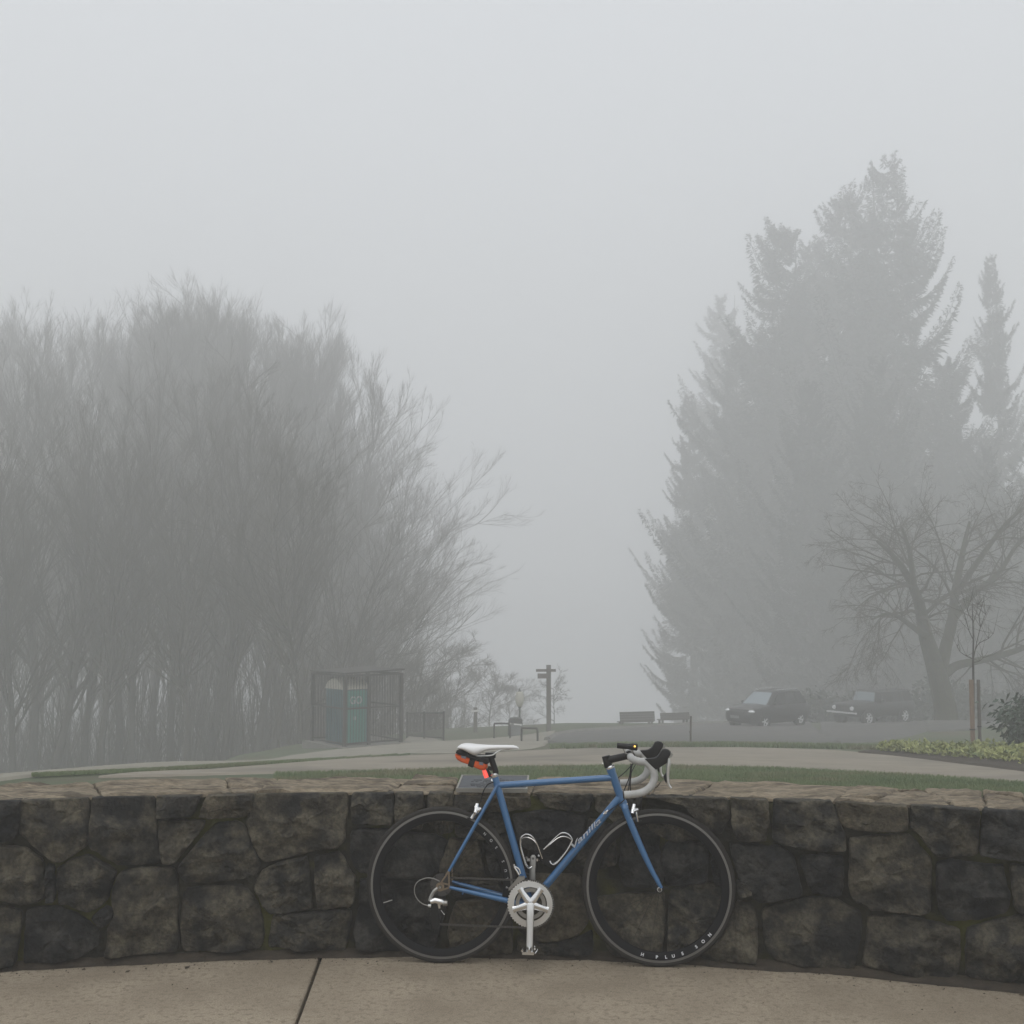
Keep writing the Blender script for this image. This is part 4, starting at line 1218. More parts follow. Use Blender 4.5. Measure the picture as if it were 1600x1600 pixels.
def spawn(rng, P, Rr, L, n, t0, t1, ang0, ang1, ratio, rratio, rmin, updir=0.0, dome=False):
    N, m, _ = P.shape
    t = rng.uniform(t0, t1, (N, n)); t.sort(axis=1)
    x = t * (m - 1); i = np.minimum(x.astype(int), m - 2); f = x - i
    ii = np.arange(N)[:, None]
    base = P[ii, i] * (1 - f)[..., None] + P[ii, i + 1] * f[..., None]
    tan = P[ii, i + 1] - P[ii, i]; tan /= np.linalg.norm(tan, axis=2, keepdims=True)
    rad = Rr[ii, i] * (1 - f) + Rr[ii, i + 1] * f
    rnd = rng.normal(0, 1, tan.shape)
    per = rnd - tan * (rnd * tan).sum(2, keepdims=True); per /= np.linalg.norm(per, axis=2, keepdims=True)
    a = rng.uniform(ang0, ang1, t.shape)[..., None]
    dr = tan * np.cos(a) + per * np.sin(a)
    dr[..., 2] += updir
    if dome:
        u = (t - t0) / (t1 - t0)
        ln = L[:, None] * ratio * (.25 + .95 * np.sqrt(np.clip(1 - ((u - .38) / .68) ** 2, 0, 1))) * rng.uniform(.75, 1.15, t.shape)
    else:
        ln = L[:, None] * ratio * (1.15 - .6 * t) * rng.uniform(.7, 1.2, t.shape)
    rr = np.maximum(rad * rratio, rmin)
    return base.reshape(-1, 3), dr.reshape(-1, 3), ln.reshape(-1), rr.reshape(-1)
def bare_tree_mesh(seed, H=24., r0=.2, crown0=.3, n1=18, spread=(.35, .8), up=.05, len1=.3, counts=(7, 6, 5), twig=.011, sub_up=.06, limbs=None, ang=(.3, .95), wobs=(.13, .13, .13), ratios=(.52, .5, .5), dome=False):
    """trunk mesh and crown mesh of a leafless tree with its foot at the origin"""
    rng = np.random.default_rng(seed)
    P, R = grow(rng, np.zeros((1, 3)), np.array([[0, 0, 1.]]), np.array([H * .93]), np.array([r0]), 14, .045, .05, .10)
    P[:, 0, 2] -= .6
    tv, tq = [], []; no = 0
    def put(V, Q):
        nonlocal no
        tv.append(V); tq.append(Q + no); no += len(V)
    R[:, 0] *= 1.45; R[:, 1] *= 1.05
    put(*tubes_np(P, R, 9))
    L = np.array([H])
    b, d, l, r = spawn(rng, P, R, L, n1, crown0, .99, *spread, len1, .5, .03, .12, dome)
    if limbs is not None:
        b, d, l, r = limbs(rng, b, d, l, r)
    P1, R1 = grow(rng, b, d, l, r, 7, .10, up, .3)
    put(*tubes_np(P1, R1, 6))
    cv, cq = [], []; co = 0
    PP, RR, LL = P1, R1, l
    for lev, n in enumerate(counts):
        b, d, l, r = spawn(rng, PP, RR, LL, n, .18, 1.0, ang[0], ang[1], ratios[lev], .6, (.016, twig * 1.4, twig)[lev], sub_up)
        l = np.maximum(l, .35)
        PP, RR = grow(rng, b, d, l, r, (5, 4, 3)[lev], wobs[lev], .05, .3)
        LL = l
        V, Q = tubes_np(PP, RR, (4, 3, 3)[lev])
        cv.append(V); cq.append(Q + co); co += len(V)
    return mesh_np('trunk', np.concatenate(tv), np.concatenate(tq)), mesh_np('crown', np.concatenate(cv), np.concatenate(cq))
def put_tree(name, meshes, mats, loc, scale, rz, label, group, cat='tree'):
    r = empty(name, loc, rz)
    r.scale = scale
    tag(r, label, cat, group)
    for me, nm, m in zip(meshes, ('trunk', 'crown'), mats):
        if not me.materials: me.materials.append(MATS[m])
        link(bpy.data.objects.new(nm, me), r)
    return r
V_TALL = [bare_tree_mesh(11 + k, 24, .16, .20, 33, (.3, .75), .06, .26, (6, 6, 5), .0050, .15, ang=(.18, .6), wobs=(.07, .06, .05), ratios=(.5, .6, .7), dome=True) for k in range(3)]
V_NEAR = [bare_tree_mesh(81 + k, 20, .27, .34, 26, (.3, .8), .06, .30, (6, 6, 5), .0050, .14, ang=(.18, .6), wobs=(.07, .06, .05), ratios=(.5, .6, .7), dome=True) for k in range(2)]
V_WIDE = [bare_tree_mesh(31 + k, 20, .20, .10, 34, (.45, 1.15), .03, .40, (6, 6, 5), .0050, .05, ang=(.2, .7), wobs=(.08, .07, .06), ratios=(.45, .55, .65), dome=True) for k in range(2)]
V_LOW = [bare_tree_mesh(51 + k, 7, .07, .05, 20, (.4, 1.3), .00, .55, (7, 6, 4), .006, .03, ang=(.25, .8), wobs=(.08, .08, .07)) for k in range(2)]
TOPZ = {}
def mesh_top(pair):
    k = pair[1].name
    if k not in TOPZ:
        co = np.zeros(len(pair[1].vertices) * 3, np.float32); pair[1].vertices.foreach_get('co', co)
        TOPZ[k] = float(np.percentile(co.reshape(-1, 3)[:, 2], 99.9))
    return TOPZ[k]
def top_z(row, y):
    d = ray(800, row); return EYE[2] + d[2] * y / d[1]
rg = random.Random(3)
LT = []
for px, y, row in ((-170, 94, 490), (-120, 103, 480), (-80, 90, 495), (-40, 108, 480), (0, 96, 482), (40, 87, 492), (80, 105, 465), (115, 94, 470), (150, 112, 455), (185, 92, 462), (220, 101, 448), (255, 90, 455),
                   (290, 108, 458), (322, 94, 462), (355, 103, 465), (385, 90, 468), (415, 99, 475), (445, 92, 500), (478, 103, 525), (508, 94, 552), (540, 101, 585), (-150, 110, 485), (-100, 116, 480), (-60, 101, 482), (-20, 114, 476), (20, 105, 478), (60, 96, 474), (98, 114, 466), (132, 103, 462), (168, 99, 462), (202, 110, 452), (238, 96, 452), (272, 99, 458), (306, 103, 460), (338, 110, 464), (370, 96, 468), (400, 108, 472), (430, 103, 486), (462, 94, 512), (492, 87, 545), (524, 92, 572), (556, 90, 600),
                   (-140, 54, 640), (-95, 48, 700), (-55, 60, 600), (-20, 52, 660), (12, 47, 720), (45, 58, 610), (72, 50, 680), (100, 64, 570), (128, 53, 650), (155, 48, 720), (180, 60, 590), (208, 51, 670),
                   (235, 66, 560), (262, 55, 630), (290, 48, 710), (318, 60, 590), (345, 52, 660), (372, 66, 570), (398, 56, 640), (425, 49, 720), (452, 62, 620), (495, 68, 640), (-5, 70, 560), (330, 72, 545), (60, 72, 545), (190, 74, 535), (420, 74, 560)):
    LT.append((px, y, row))
GL = 'bare trees of the foggy wood'
for n_, (px, y, row) in enumerate(LT):
    p = on_ground(px, y)
    h = top_z(row, y) - p[2]
    me = V_TALL[rg.randrange(3)] if y > 68 else V_NEAR[rg.randrange(2)]
    s = h / mesh_top(me)
    w = rg.uniform(.9, 1.2)
    put_tree('bare_tree', me, ('bark', 'twig'), p, (s * w, s * w, s), rg.uniform(0, 6.28), 'tall pale bare tree at the back of the foggy wood on the left' if y > 68 else 'darker bare tree with visible trunk at the front of the foggy wood on the left', GL)
# dense undergrowth and far stems that read as one mass
rng = np.random.default_rng(90)
n = 2700
uy = 56 + 54 * rng.uniform(0, 1, n) ** 1.3; upx = np.where(rng.uniform(0, 1, n) < .8, rng.uniform(-220, 520, n), rng.uniform(480, 760, n))
ux = (upx - 800) / F_PX * uy * 1.0
ok = ux < np.interp(uy, _ey, _ex) - .6
ux, uy = ux[ok], uy[ok]; n = len(ux)
uh = rng.uniform(2.5, 10.5, n) * np.where(upx[ok] > 520, .5, 1)
P, R = grow(rng, np.stack([ux, uy, terrain(ux, uy) - .3], -1), np.stack([rng.normal(0, .18, n), rng.normal(0, .18, n), np.ones(n)], -1), uh, rng.uniform(.02, .07, n), 5, .07, .08, .25)
V0, Q0 = tubes_np(P, R, 3)
b, d, l, r = spawn(rng, P, R, uh, 8, .15, 1.0, .2, .7, .4, .5, .008, .12)
P1, R1 = grow(rng, b, d, l, r, 3, .15, .06, .4)
V1, Q1 = tubes_np(P1, R1, 3)
tag(obj_from('undergrowth', mesh_np('undergrowth', np.concatenate([V0, V1]), np.concatenate([Q0, Q1 + len(V0)])), 'twig'), 'dense leafless undergrowth filling the foggy wood below the tall trees', 'undergrowth', kind='stuff')
SP_ = [(470, 46, 690, 'large bare tree with dark trunk just left of the caged portable toilet', 1.0),
       (545, 56, 700, 'spreading bare tree behind the caged portable toilet, reaching over it', 1.0),
       (562, 64, 765, 'bare tree behind the railing with branches drooping to the right', 1.05),
       (600, 72, 860, 'lower bare tree behind the railing at the right end of the wood', 1.05),
       (555, 105, 622, 'pale bare tree far back, its crown level with the middle of the slope', 1.0),
       (575, 100, 675, 'pale bare tree far back, lower than its left neighbours on the slope', 1.0),
       (600, 88, 775, 'bare tree in the fog above the small white sign', 1.0),
       (548, 86, 600, 'pale bare tree far back where the wood begins to slope down', 1.0),
       (565, 94, 650, 'pale bare tree far back on the sloping shoulder of the wood', 1.0),
       (588, 92, 715, 'pale bare tree far back with twigs reaching farthest right', 1.05),
       (615, 96, 815, 'pale low bare tree far back at the foot of the sloping wood', 1.1),
       (660, 104, 920, 'last pale bare tree of the wood, left of the globe lamp', 1.2)]
for n_, (px, y, row, lab, sx) in enumerate(SP_):
    p = on_ground(px, y)
    h = top_z(row, y) - p[2]
    s = h / mesh_top(V_WIDE[n_ % 2])
    put_tree('bare_tree', V_WIDE[n_ % 2], ('bark', 'twig'), p, (s * sx, s * sx, s), 1.3 + n_ * 1.9, lab, GL)
for n_, (px, y, row, lab, w) in enumerate(((700, 84, 985, 'low bare thicket right of the railing, behind the small white sign', 1.9), (765, 92, 1030, 'low bare thicket just left of the globe lamp', 1.8),
                                        (650, 62, 1010, 'low bare brush growing behind the railing', 1.6), (578, 60, 905, 'bare bushy tree right above the enclosure roof', 1.3), (800, 100, 1062, 'farthest low bare thicket left of the wooden signpost', 1.8))):
    p = on_ground(px, y); h = top_z(row, y) - p[2]; s = h / mesh_top(V_LOW[n_ % 2])
    put_tree('bare_tree', V_LOW[n_ % 2], ('bark', 'twig'), p, (s * w, s * w, s), n_ * 1.7, lab, 'low bare thicket trees')
p = on_ground(866, 56); s = (top_z(1062, 56) - p[2]) / 6.8
put_tree('bare_shrub', bare_tree_mesh(71, 6.8, .07, .05, 18, (.7, 1.4), -.03, .6, (5, 4, 3), .009, -.02), ('bark', 'twig'), p, (s, s, s), .4, 'small bare shrub of arching twigs behind the wooden signpost', None, 'shrub')
# the old tree on the right: trunk, leaning leaders and a long low limb
def old_tree():
    rng = np.random.default_rng(5)
    y0 = 50.0
    g = on_ground(1478, y0); g = np.array((g[0], y0, float(terrain(g[0], y0))))
    def W(px, py, dy=0.0): return at_y(px, py, y0 + dy) - g
    mains = [([(1480, 1152), (1478, 1115), (1472, 1085), (1466, 1058), (1458, 1030)], [.62, .45, .40, .38, .34], 0, 0),
             ([(1458, 1030), (1447, 995), (1440, 960), (1432, 930), (1415, 895), (1392, 865), (1370, 845)], [.34, .28, .23, .19, .14, .09, .05], 0, -1.2),
             ([(1470, 1050), (1478, 1010), (1488, 970), (1492, 930), (1500, 885), (1508, 845), (1515, 815)], [.26, .23, .20, .17, .13, .09, .05], 0, .8),
             ([(1474, 1055), (1495, 1040), (1530, 1032), (1570, 1022), (1610, 1008), (1660, 985)], [.20, .17, .15, .13, .10, .06], 0, 1.0),
             ([(1440, 960), (1428, 915), (1424, 880), (1418, 850), (1410, 825)], [.17, .13, .10, .07, .04], -.8, -1.8),
             ([(1488, 970), (1520, 930), (1560, 895), (1590, 850), (1620, 820)], [.15, .12, .10, .07, .04], .5, 2.5),
             ([(1447, 995), (1420, 975), (1400, 962), (1382, 960), (1362, 968)], [.13, .10, .08, .06, .03], -.5, -2.0),
             ([(1492, 930), (1540, 860), (1580, 810), (1620, 780)], [.13, .10, .07, .04], .3, -1.5)]
    mb = MB(); segs = []
    for pts, rr, d0, d1 in mains:
        n = len(pts)
        P = [W(x, y, d0 + (d1 - d0) * i / (n - 1)) for i, (x, y) in enumerate(pts)]
        if pts[0] == (1480, 1152): P[0][2] -= .5
        sp_ = spline(P, 4)
        mb.tube(sp_, 1.12 * np.interp(np.linspace(0, n - 1, len(sp_)), range(n), rr), 10, up=(0, 1, 0))
        if rr[0] < .5: segs.append((np.array(sp_), np.interp(np.linspace(0, n - 1, len(sp_)), range(n), rr)))
    root = empty('bare_tree', g)
    tag(root, 'old spreading bare tree with forked mossy trunk on a grassy mound', 'tree')
    mb.build('trunk', 'mossy_bark', root)
    cv, cq, co = [], [], 0
    for sp_, rr in segs:
        P = sp_[None]; R = rr[None]
        Lb = np.array([11.0])
        b, d, l, r = spawn(rng, P, R, Lb, 13, .28, 1.0, .5, 1.3, .42, .42, .022, .02)
        PP, RR = grow(rng, b, d, l, r, 7, .10, -.05, .2)
        V, Q = tubes_np(PP, RR, 5); cv.append(V); cq.append(Q + co); co += len(V)
        LL = l
        for lev, n in enumerate((7, 6, 4)):
            b, d, l, r = spawn(rng, PP, RR, LL, n, .15, 1.0, .3, 1.0, (.5, .5, .5)[lev], .6, (.010, .006, .0045)[lev], .0)
            l = np.maximum(l, .25)
            PP, RR = grow(rng, b, d, l, r, (5, 4, 3)[lev], .09, -.05, .3); LL = l
            V, Q = tubes_np(PP, RR, 3); cv.append(V); cq.append(Q + co); co += len(V)
    obj_from('crown', mesh_np('crown', np.concatenate(cv), np.concatenate(cq)), 'twig', root)
old_tree()
# conifers
def conifer_mesh(seed, H=30., rb=4.6, base=.06, sweep=.35, gaps=.12, power=.8, nb=360, var=(.55, 1.25)):
    rng = np.random.default_rng(seed)
    P, R = grow(rng, np.zeros((1, 3)), np.array([[0, 0, 1.]]), np.array([H]), np.array([.42]), 12, .012, .05, .05)
    P[:, 0, 2] -= .8
    trunk = mesh_np('trunk', *tubes_np(P, R, 8))
    V, T = [], []
    # boughs
    f = base + (1 - base) * np.sort(rng.uniform(0, 1, nb)) ** .85
    f = np.clip(f, 0, .99)
    az = rng.uniform(0, 2 * PI, nb)
    Lb = rb * (1 - f) ** power * rng.uniform(*var, nb) + .35
    lob = 1 + .22 * np.sin(az * 2 + seed) + .15 * np.sin(az * 3 + f * 9)
    Lb *= lob * np.clip(.25 + f * 3.0, 0, 1)
    keep = rng.uniform(0, 1, nb) > gaps
    f, az, Lb = f[keep], az[keep], Lb[keep]
    N = len(f)
    m = 9
    t = np.linspace(0, 1, m)
    rise = rng.uniform(-.25, .15, N) + .35 * f
    # each bough droops then sweeps up at the tip
    hor = Lb[:, None] * t[None]
    ver = Lb[:, None] * (rise[:, None] * t[None] - .45 * t[None] * (1 - t[None]) + sweep * t[None] ** 3 * .8)
    BP = np.stack([np.cos(az)[:, None] * hor, np.sin(az)[:, None] * hor, f[:, None] * H + ver], -1)
    BV, BQ = tubes_np(BP, np.linspace(.05, .012, m)[None] * np.ones((N, 1)), 4)
    # sprays
    dens = 9.0
    allb, alld, alls = [], [], []
    for i in range(N):
        n = int(20 + Lb[i] * dens * 11.0)
        tt = rng.uniform(.08, 1, n) ** .8
        x = tt * (m - 1); k = np.minimum(x.astype(int), m - 2); fr = (x - k)[:, None]
        b = BP[i, k] * (1 - fr) + BP[i, k + 1] * fr
        tan = BP[i, k + 1] - BP[i, k]; tan /= np.linalg.norm(tan, axis=1, keepdims=True)
        side = np.cross(tan, [0, 0, 1.]); side /= np.linalg.norm(side, axis=1, keepdims=True)
        sg = rng.choice([-1, 1], n)[:, None]
        d = tan * rng.uniform(.25, 1.0, (n, 1)) + side * sg * rng.uniform(.2, 1.0, (n, 1)) + rng.normal(0, .22, (n, 3)); d[:, 2] -= rng.uniform(0, .8, n)
        d /= np.linalg.norm(d, axis=1, keepdims=True)
        ln = (.20 + .40 * (1 - tt) * min(1, Lb[i] / 3.5)) * rng.uniform(.5, 1.5, n)
        b = b + side * sg * (rng.uniform(0, .34, (n, 1)) * Lb[i] * (1.05 - tt)[:, None] * np.minimum(1, 3 * tt)[:, None]); b[:, 2] -= rng.uniform(0, .10, n) * Lb[i] * (1 - tt)
        allb.append(b); alld.append(d); alls.append(ln)
    b = np.concatenate(allb); d = np.concatenate(alld); s = np.concatenate(alls)
    n = len(s)
    w = rng.normal(0, 1, (n, 3)); w -= d * (w * d).sum(1, keepdims=True); w /= np.linalg.norm(w, axis=1, keepdims=True)
    q = s[:, None]
    A = b; Bv = b + d * q * .45 + w * q * .12; C = b + d * q; Dv = b + d * q * .5 - w * q * .12
    C[:, 2] -= s * .12
    SV = np.stack([A, Bv, C, Dv], 1).reshape(-1, 3)
    SQ = np.arange(n * 4).reshape(n, 4)
    crown = mesh_np('crown', np.concatenate([BV, SV]), np.concatenate([BQ, SQ + len(BV)]))
    return trunk, crown
CM = [conifer_mesh(1, 32, 7.4, .05, .65, .06, .72, 240, (.4, 1.45)), conifer_mesh(2, 32, 7.2, .06, .45, .05, .62, 270, (.45, 1.35)), conifer_mesh(4, 32, 6.0, .03, .45, .08, .85, 240, (.45, 1.35))]
GC = 'tall conifers on the right'
for px, y, row, k, w, rz, lab in ((1416, 114, 252, 0, 1.02, .6, 'tallest dark conifer with upswept branches on its right side'),
                             (1345, 121, 300, 1, 1.0, 2.0, 'tall conifer just left of the tallest one, their crowns touching'),
                             (1240, 118, 355, 1, 1.0, 4.1, 'conifer behind the black car, shoulder high to the tallest ones'),
                             (1288, 128, 378, 0, .95, 3.3, 'conifer squeezed between the tall crowns above the black car'),
                             (1140, 158, 462, 2, 1.0, 1.0, 'palest conifer, farthest back in the fog behind the benches'),
                             (1165, 125, 540, 1, 1.0, 5.2, 'mid height conifer with visible trunk left of the black car'),
                             (1085, 135, 615, 2, 1.0, 2.7, 'leftmost conifer with ragged drooping branches above the benches'),
                             (1578, 121, 398, 2, .70, 1.9, 'narrow pale conifer at the right edge of the picture'),
                             (1500, 110, 560, 1, .85, .3, 'conifer right of the tallest one, behind the old bare tree'),
                             (1385, 99, 560, 0, .95, 4.4, 'conifer behind the dark off-road car, below the tallest crown'),
                             (1275, 99, 600, 1, 1.0, 1.2, 'darker near conifer right above the black car'),
                             (1440, 90, 760, 2, 1.1, 3.9, 'dark near conifer between the off-road car and the old bare tree'),
                             (1330, 93, 800, 1, 1.0, 2.4, 'low dark near conifer between the two parked cars'),
                             (1560, 95, 700, 0, .95, 5.5, 'near conifer behind the right branches of the old bare tree'),
                             (1660, 95, 640, 1, 1.0, 5.0, 'conifer reaching in at the lower right edge behind the old bare tree')):
    p = on_ground(px, y)
    h = top_z(row, y) - p[2]
    s = h / 32.
    put_tree('conifer_tree', CM[k], ('bark', 'needle'), p, (max(s, .55) * w, max(s, .55) * w, s), rz, lab, GC)

# evergreen undergrowth below the conifers
rng = np.random.default_rng(44)
n = 60000
uy = rng.uniform(63, 96, n); upx = rng.uniform(1150, 1720, n)
ux = (upx - 800) / F_PX * uy
hgt = np.clip(1.6 + 2.2 * np.array([mnoise.noise(Vector((a * .35, b_ * .25, 7))) for a, b_ in zip(ux, uy)]), .5, 6) * np.clip((upx - 1140) / 120, .15, 1)
base = np.stack([ux, uy, terrain(ux, uy) + hgt * rng.uniform(0, 1, n)], -1)
dd_ = rng.normal(0, 1, (n, 3)); dd_ /= np.linalg.norm(dd_, axis=1, keepdims=True)
q = rng.uniform(.18, .42, n)[:, None]; w_ = np.cross(dd_, rng.normal(0, 1, (n, 3))); w_ /= np.linalg.norm(w_, axis=1, keepdims=True)
Vu = np.stack([base, base + dd_ * q * .5 + w_ * q * .25, base + dd_ * q, base + dd_ * q * .5 - w_ * q * .25], 1).reshape(-1, 3)
tag(obj_from('evergreen_undergrowth', mesh_np('evergreen_undergrowth', Vu, np.arange(n * 4).reshape(n, 4)), 'needle'), 'dark evergreen undergrowth below the conifers', 'undergrowth', kind='stuff')
# ------------------------------------------------------------------ young staked tree
g = hit(1519, 1173)
yt = empty('young_tree', g)
tag(yt, 'slender young bare tree tied between two wooden stakes', 'tree')
sc_ = g[1] / F_PX
def yp(px, py, dy=0.0): return Vector(at_y(px, py, g[1] + dy)) - Vector(g)
MB().tube([yp(1520, 1176), yp(1521, 1120), yp(1521, 1070), yp(1520.5, 1035), yp(1521, 1000), yp(1520, 970), yp(1519, 945)], [.030, .028, .026, .024, .018, .012, .007], 8).build('trunk', 'bark', yt)
rng = np.random.default_rng(8)
tw = [[(1521, 1030), (1510, 1025), (1500, 1018), (1496, 1010)], [(1521, 1030), (1526, 1005), (1532, 980), (1540, 960), (1548, 945)], [(1521, 1035), (1530, 1033), (1536, 1028)], [(1521, 1000), (1514, 985), (1510, 970), (1505, 955)],
      [(1520, 975), (1525, 960), (1528, 945)], [(1532, 980), (1530, 962), (1534, 948)], [(1524, 1015), (1530, 1005), (1544, 998), (1552, 990)], [(1520, 970), (1512, 955), (1516, 940)]]
cr_ = MB()
for pl in tw:
    dy = rng.uniform(-.4, .4)
    P = [yp(x, y, dy * i / 3) for i, (x, y) in enumerate(pl)]
    cr_.tube(spline(P, 3), np.linspace(.011, .004, 3 * (len(P) - 1) + 1), 5)
    for q in range(9):
        a = P[rng.integers(1, len(P))]; d = Vector(rng.normal(0, 1, 3)); d.z = abs(d.z) + .4
        cr_.tube([a, a + d * .09, a + d * .19 + Vector((0, 0, .03))], [.005, .004, .002], 3)
cr_.build('crown', 'twig', yt)
for px, base_row, top_row, lab, dy in ((1519, 1173.5, 1062, 'left and redder wooden stake beside the slender young tree', -.05), (1530, 1173.5, 1062, 'right and greyer wooden stake beside the slender young tree', .12)):
    b0 = at_y(px + 1.5, base_row + 3, g[1] + dy); t0_ = at_y(px - 1.5, top_row, g[1] + dy)
    r = empty('wooden_stake', b0)
    tag(r, lab, 'stake')
    MB().tube([(0, 0, -.1), tuple(t0_ - b0)], .048 if dy < 0 else .036, 12).build('pole', 'stake_wood' if dy < 0 else 'post_wood', r)
    q = (t0_ - b0) * (.32 if dy < 0 else .36)
    MB().lathe([(.052, -.012), (.058, -.012), (.058, .012), (.052, .012)] if dy < 0 else [(.040, -.012), (.046, -.012), (.046, .012), (.040, .012)], c=tuple(q), axis='z', n=14).build('tie', 'black_rubber', r)
# ------------------------------------------------------------------ near lawn, ground cover, shrub
rng = np.random.default_rng(12)
def blades(name, pts, h, w, label, m='blade'):
    n = len(pts)
    a = rng.uniform(0, 2 * PI, n); L = h * rng.uniform(.5, 1.3, n); lean = rng.normal(0, .35, (n, 2)) * L[:, None]
    dx, dy = np.cos(a) * w, np.sin(a) * w
    A = pts + np.stack([dx, dy, np.zeros(n)], -1); Bq = pts - np.stack([dx, dy, np.zeros(n)], -1)
    C = pts + np.stack([lean[:, 0], lean[:, 1], L], -1)
    V = np.stack([A, Bq, C], 1).reshape(-1, 3)
    o = obj_from(name, mesh_np(name, V, None, np.arange(n * 3).reshape(n, 3)), m)
    return tag(o, label, 'grass', kind='stuff')
n = 120000
px = rng.uniform(430, 1640, n); fr_u = rng.uniform(0, 1, n)
nx_ = [430, 540, 640, 800, 1000, 1200, 1330, 1450, 1600, 1680]
far_row = np.interp(px, nx_, [1210.5, 1208, 1205, 1200, 1197, 1201, 1208, 1215, 1227, 1234])
near_row = far_row + 33
row = far_row + (near_row - far_row) * fr_u
# picture rows -> distance through a small table of the terrain
tab_px = np.linspace(430, 1660, 24); tab_r = np.arange(1190, 1275, 2.0)
tab = np.array([[hit(a, b)[1] for b in tab_r] for a in tab_px])
yy = np.array([np.interp(r, tab_r, tab[min(23, int(round((p - 430) / (1230 / 23))))]) for p, r in zip(px, row)])
D_ = np.stack([(px - 800) / F_PX, CP + (row - 800) / F_PX * SP], -1)
xx = D_[:, 0] / D_[:, 1] * yy
ok = (np.hypot(xx - WC[0], yy - WC[1]) > WR + WT + .15)
pts = np.stack([xx, yy, terrain(xx, yy) - .005], -1)[ok]
blades('lawn_grass', pts, .055, .008, 'short green lawn between the wall and the footpath')
# thin verge beyond the footpath
n = 14000
px = rng.uniform(860, 1400, n)
row = np.interp(px, [860, 1000, 1150, 1300, 1400], [1168.5, 1165.8, 1165.8, 1168.5, 1171]) + rng.uniform(-1.6, 1.6, n)
tp = np.linspace(860, 1400, 12); tr_ = np.arange(1160, 1180, 1.0); tab = np.array([[hit(a, b)[1] for b in tr_] for a in tp])
yy = np.array([np.interp(r, tr_, tab[min(11, int(round((p - 860) / (540 / 11))))]) for p, r in zip(px, row)])
xx = ((px - 800) / F_PX) / (CP + (row - 800) / F_PX * SP) * yy
blades('verge_grass', np.stack([xx, yy, terrain(xx, yy)], -1), .10, .014, 'thin grassy verge between the footpath and the road')
# strip of grass beside the pale path on the left
n = 26000
px = 640 - 590 * rng.uniform(0, 1, n) ** 1.25
row = np.interp(px, [60, 250, 450, 560, 640], [1213, 1204, 1191, 1184, 1180]) + rng.uniform(-.5, 2.6, n) * np.interp(px, [60, 400, 640], [1.3, 1.2, .3])
tp = np.linspace(50, 640, 16); tr_ = np.arange(1174, 1225, 1.0); tab = np.array([[hit(a, b)[1] for b in tr_] for a in tp])
yy = np.array([np.interp(r, tr_, tab[min(15, int(round((p - 50) / (590 / 15))))]) for p, r in zip(px, row)])
xx = ((px - 800) / F_PX) / (CP + (row - 800) / F_PX * SP) * yy
blades('strip_grass', np.stack([xx, yy, terrain(xx, yy) + .02], -1), .03, .010, 'narrow grass strip beside the pale path on the left')
# planted bed: dark soil and yellow-green leaves
bed = strip('planting_bed', [(1340, 1178), (1390, 1183), (1480, 1195), (1600, 1211), (1760, 1229)], [(1352, 1176), (1400, 1172), (1480, 1171), (1600, 1174), (1760, 1180)], 'soil', n=60, k=12, lift=.05)
def leaf_mesh(base, d, L, w, droop, rng):
    n = len(L)
    up = rng.normal(0, 1, (n, 3)); sd = np.cross(d, up); sd /= np.linalg.norm(sd, axis=1, keepdims=True)
    q = L[:, None]; ww = w[:, None]
    A = base; Bq = base + d * q * .5 + sd * ww; C = base + d * q; Dq = base + d * q * .5 - sd * ww
    C[:, 2] -= droop * L
    V = np.stack([A, Bq, C, Dq], 1).reshape(-1, 3)
    i = np.arange(n * 4).reshape(n, 4)
    return V, np.concatenate([i[:, [0, 1, 2]], i[:, [0, 2, 3]]])
n = 9000
px = rng.uniform(1372, 1700, n); lo_ = np.interp(px, [1372, 1400, 1480, 1600, 1700], [1178, 1182, 1191, 1204, 1214]); hi_ = np.interp(px, [1372, 1400, 1480, 1600, 1700], [1177, 1173, 1172, 1175, 1178])
row = hi_ + (lo_ - hi_) * rng.uniform(0, 1, n) ** .8
tp = np.linspace(1372, 1700, 14); tr_ = np.arange(1166, 1230, 1.0); tab = np.array([[hit(a, b)[1] for b in tr_] for a in tp])
yy = np.array([np.interp(r, tr_, tab[min(13, int(round((p - 1372) / (328 / 13))))]) for p, r in zip(px, row)])
xx = ((px - 800) / F_PX) / (CP + (row - 800) / F_PX * SP) * yy
cl = np.array([mnoise.noise(Vector((a * 1.6, b * 1.6, 0))) for a, b in zip(xx, yy)])
edge = (lo_ - row) / np.maximum(lo_ - hi_, 1)
ok = (cl > -.25) & (edge > .10 + .2 * rng.uniform(0, 1, n))
hh = np.clip(.10 + .16 * cl, .04, .3)
base = np.stack([xx, yy, terrain(xx, yy) + .05 + hh * rng.uniform(0, 1, n)], -1)[ok]
d = rng.normal(0, .6, base.shape); d[:, 2] = np.abs(d[:, 2]) + .35; d /= np.linalg.norm(d, axis=1, keepdims=True)
Vg, Tg = leaf_mesh(base, d, rng.uniform(.07, .17, len(base)), rng.uniform(.015, .03, len(base)), .2, rng)
tag(obj_from('ground_cover', mesh_np('ground_cover', Vg, None, Tg), 'lime_leaf'), 'low yellow-green leafy ground cover under the staked young tree', 'plants', kind='stuff')
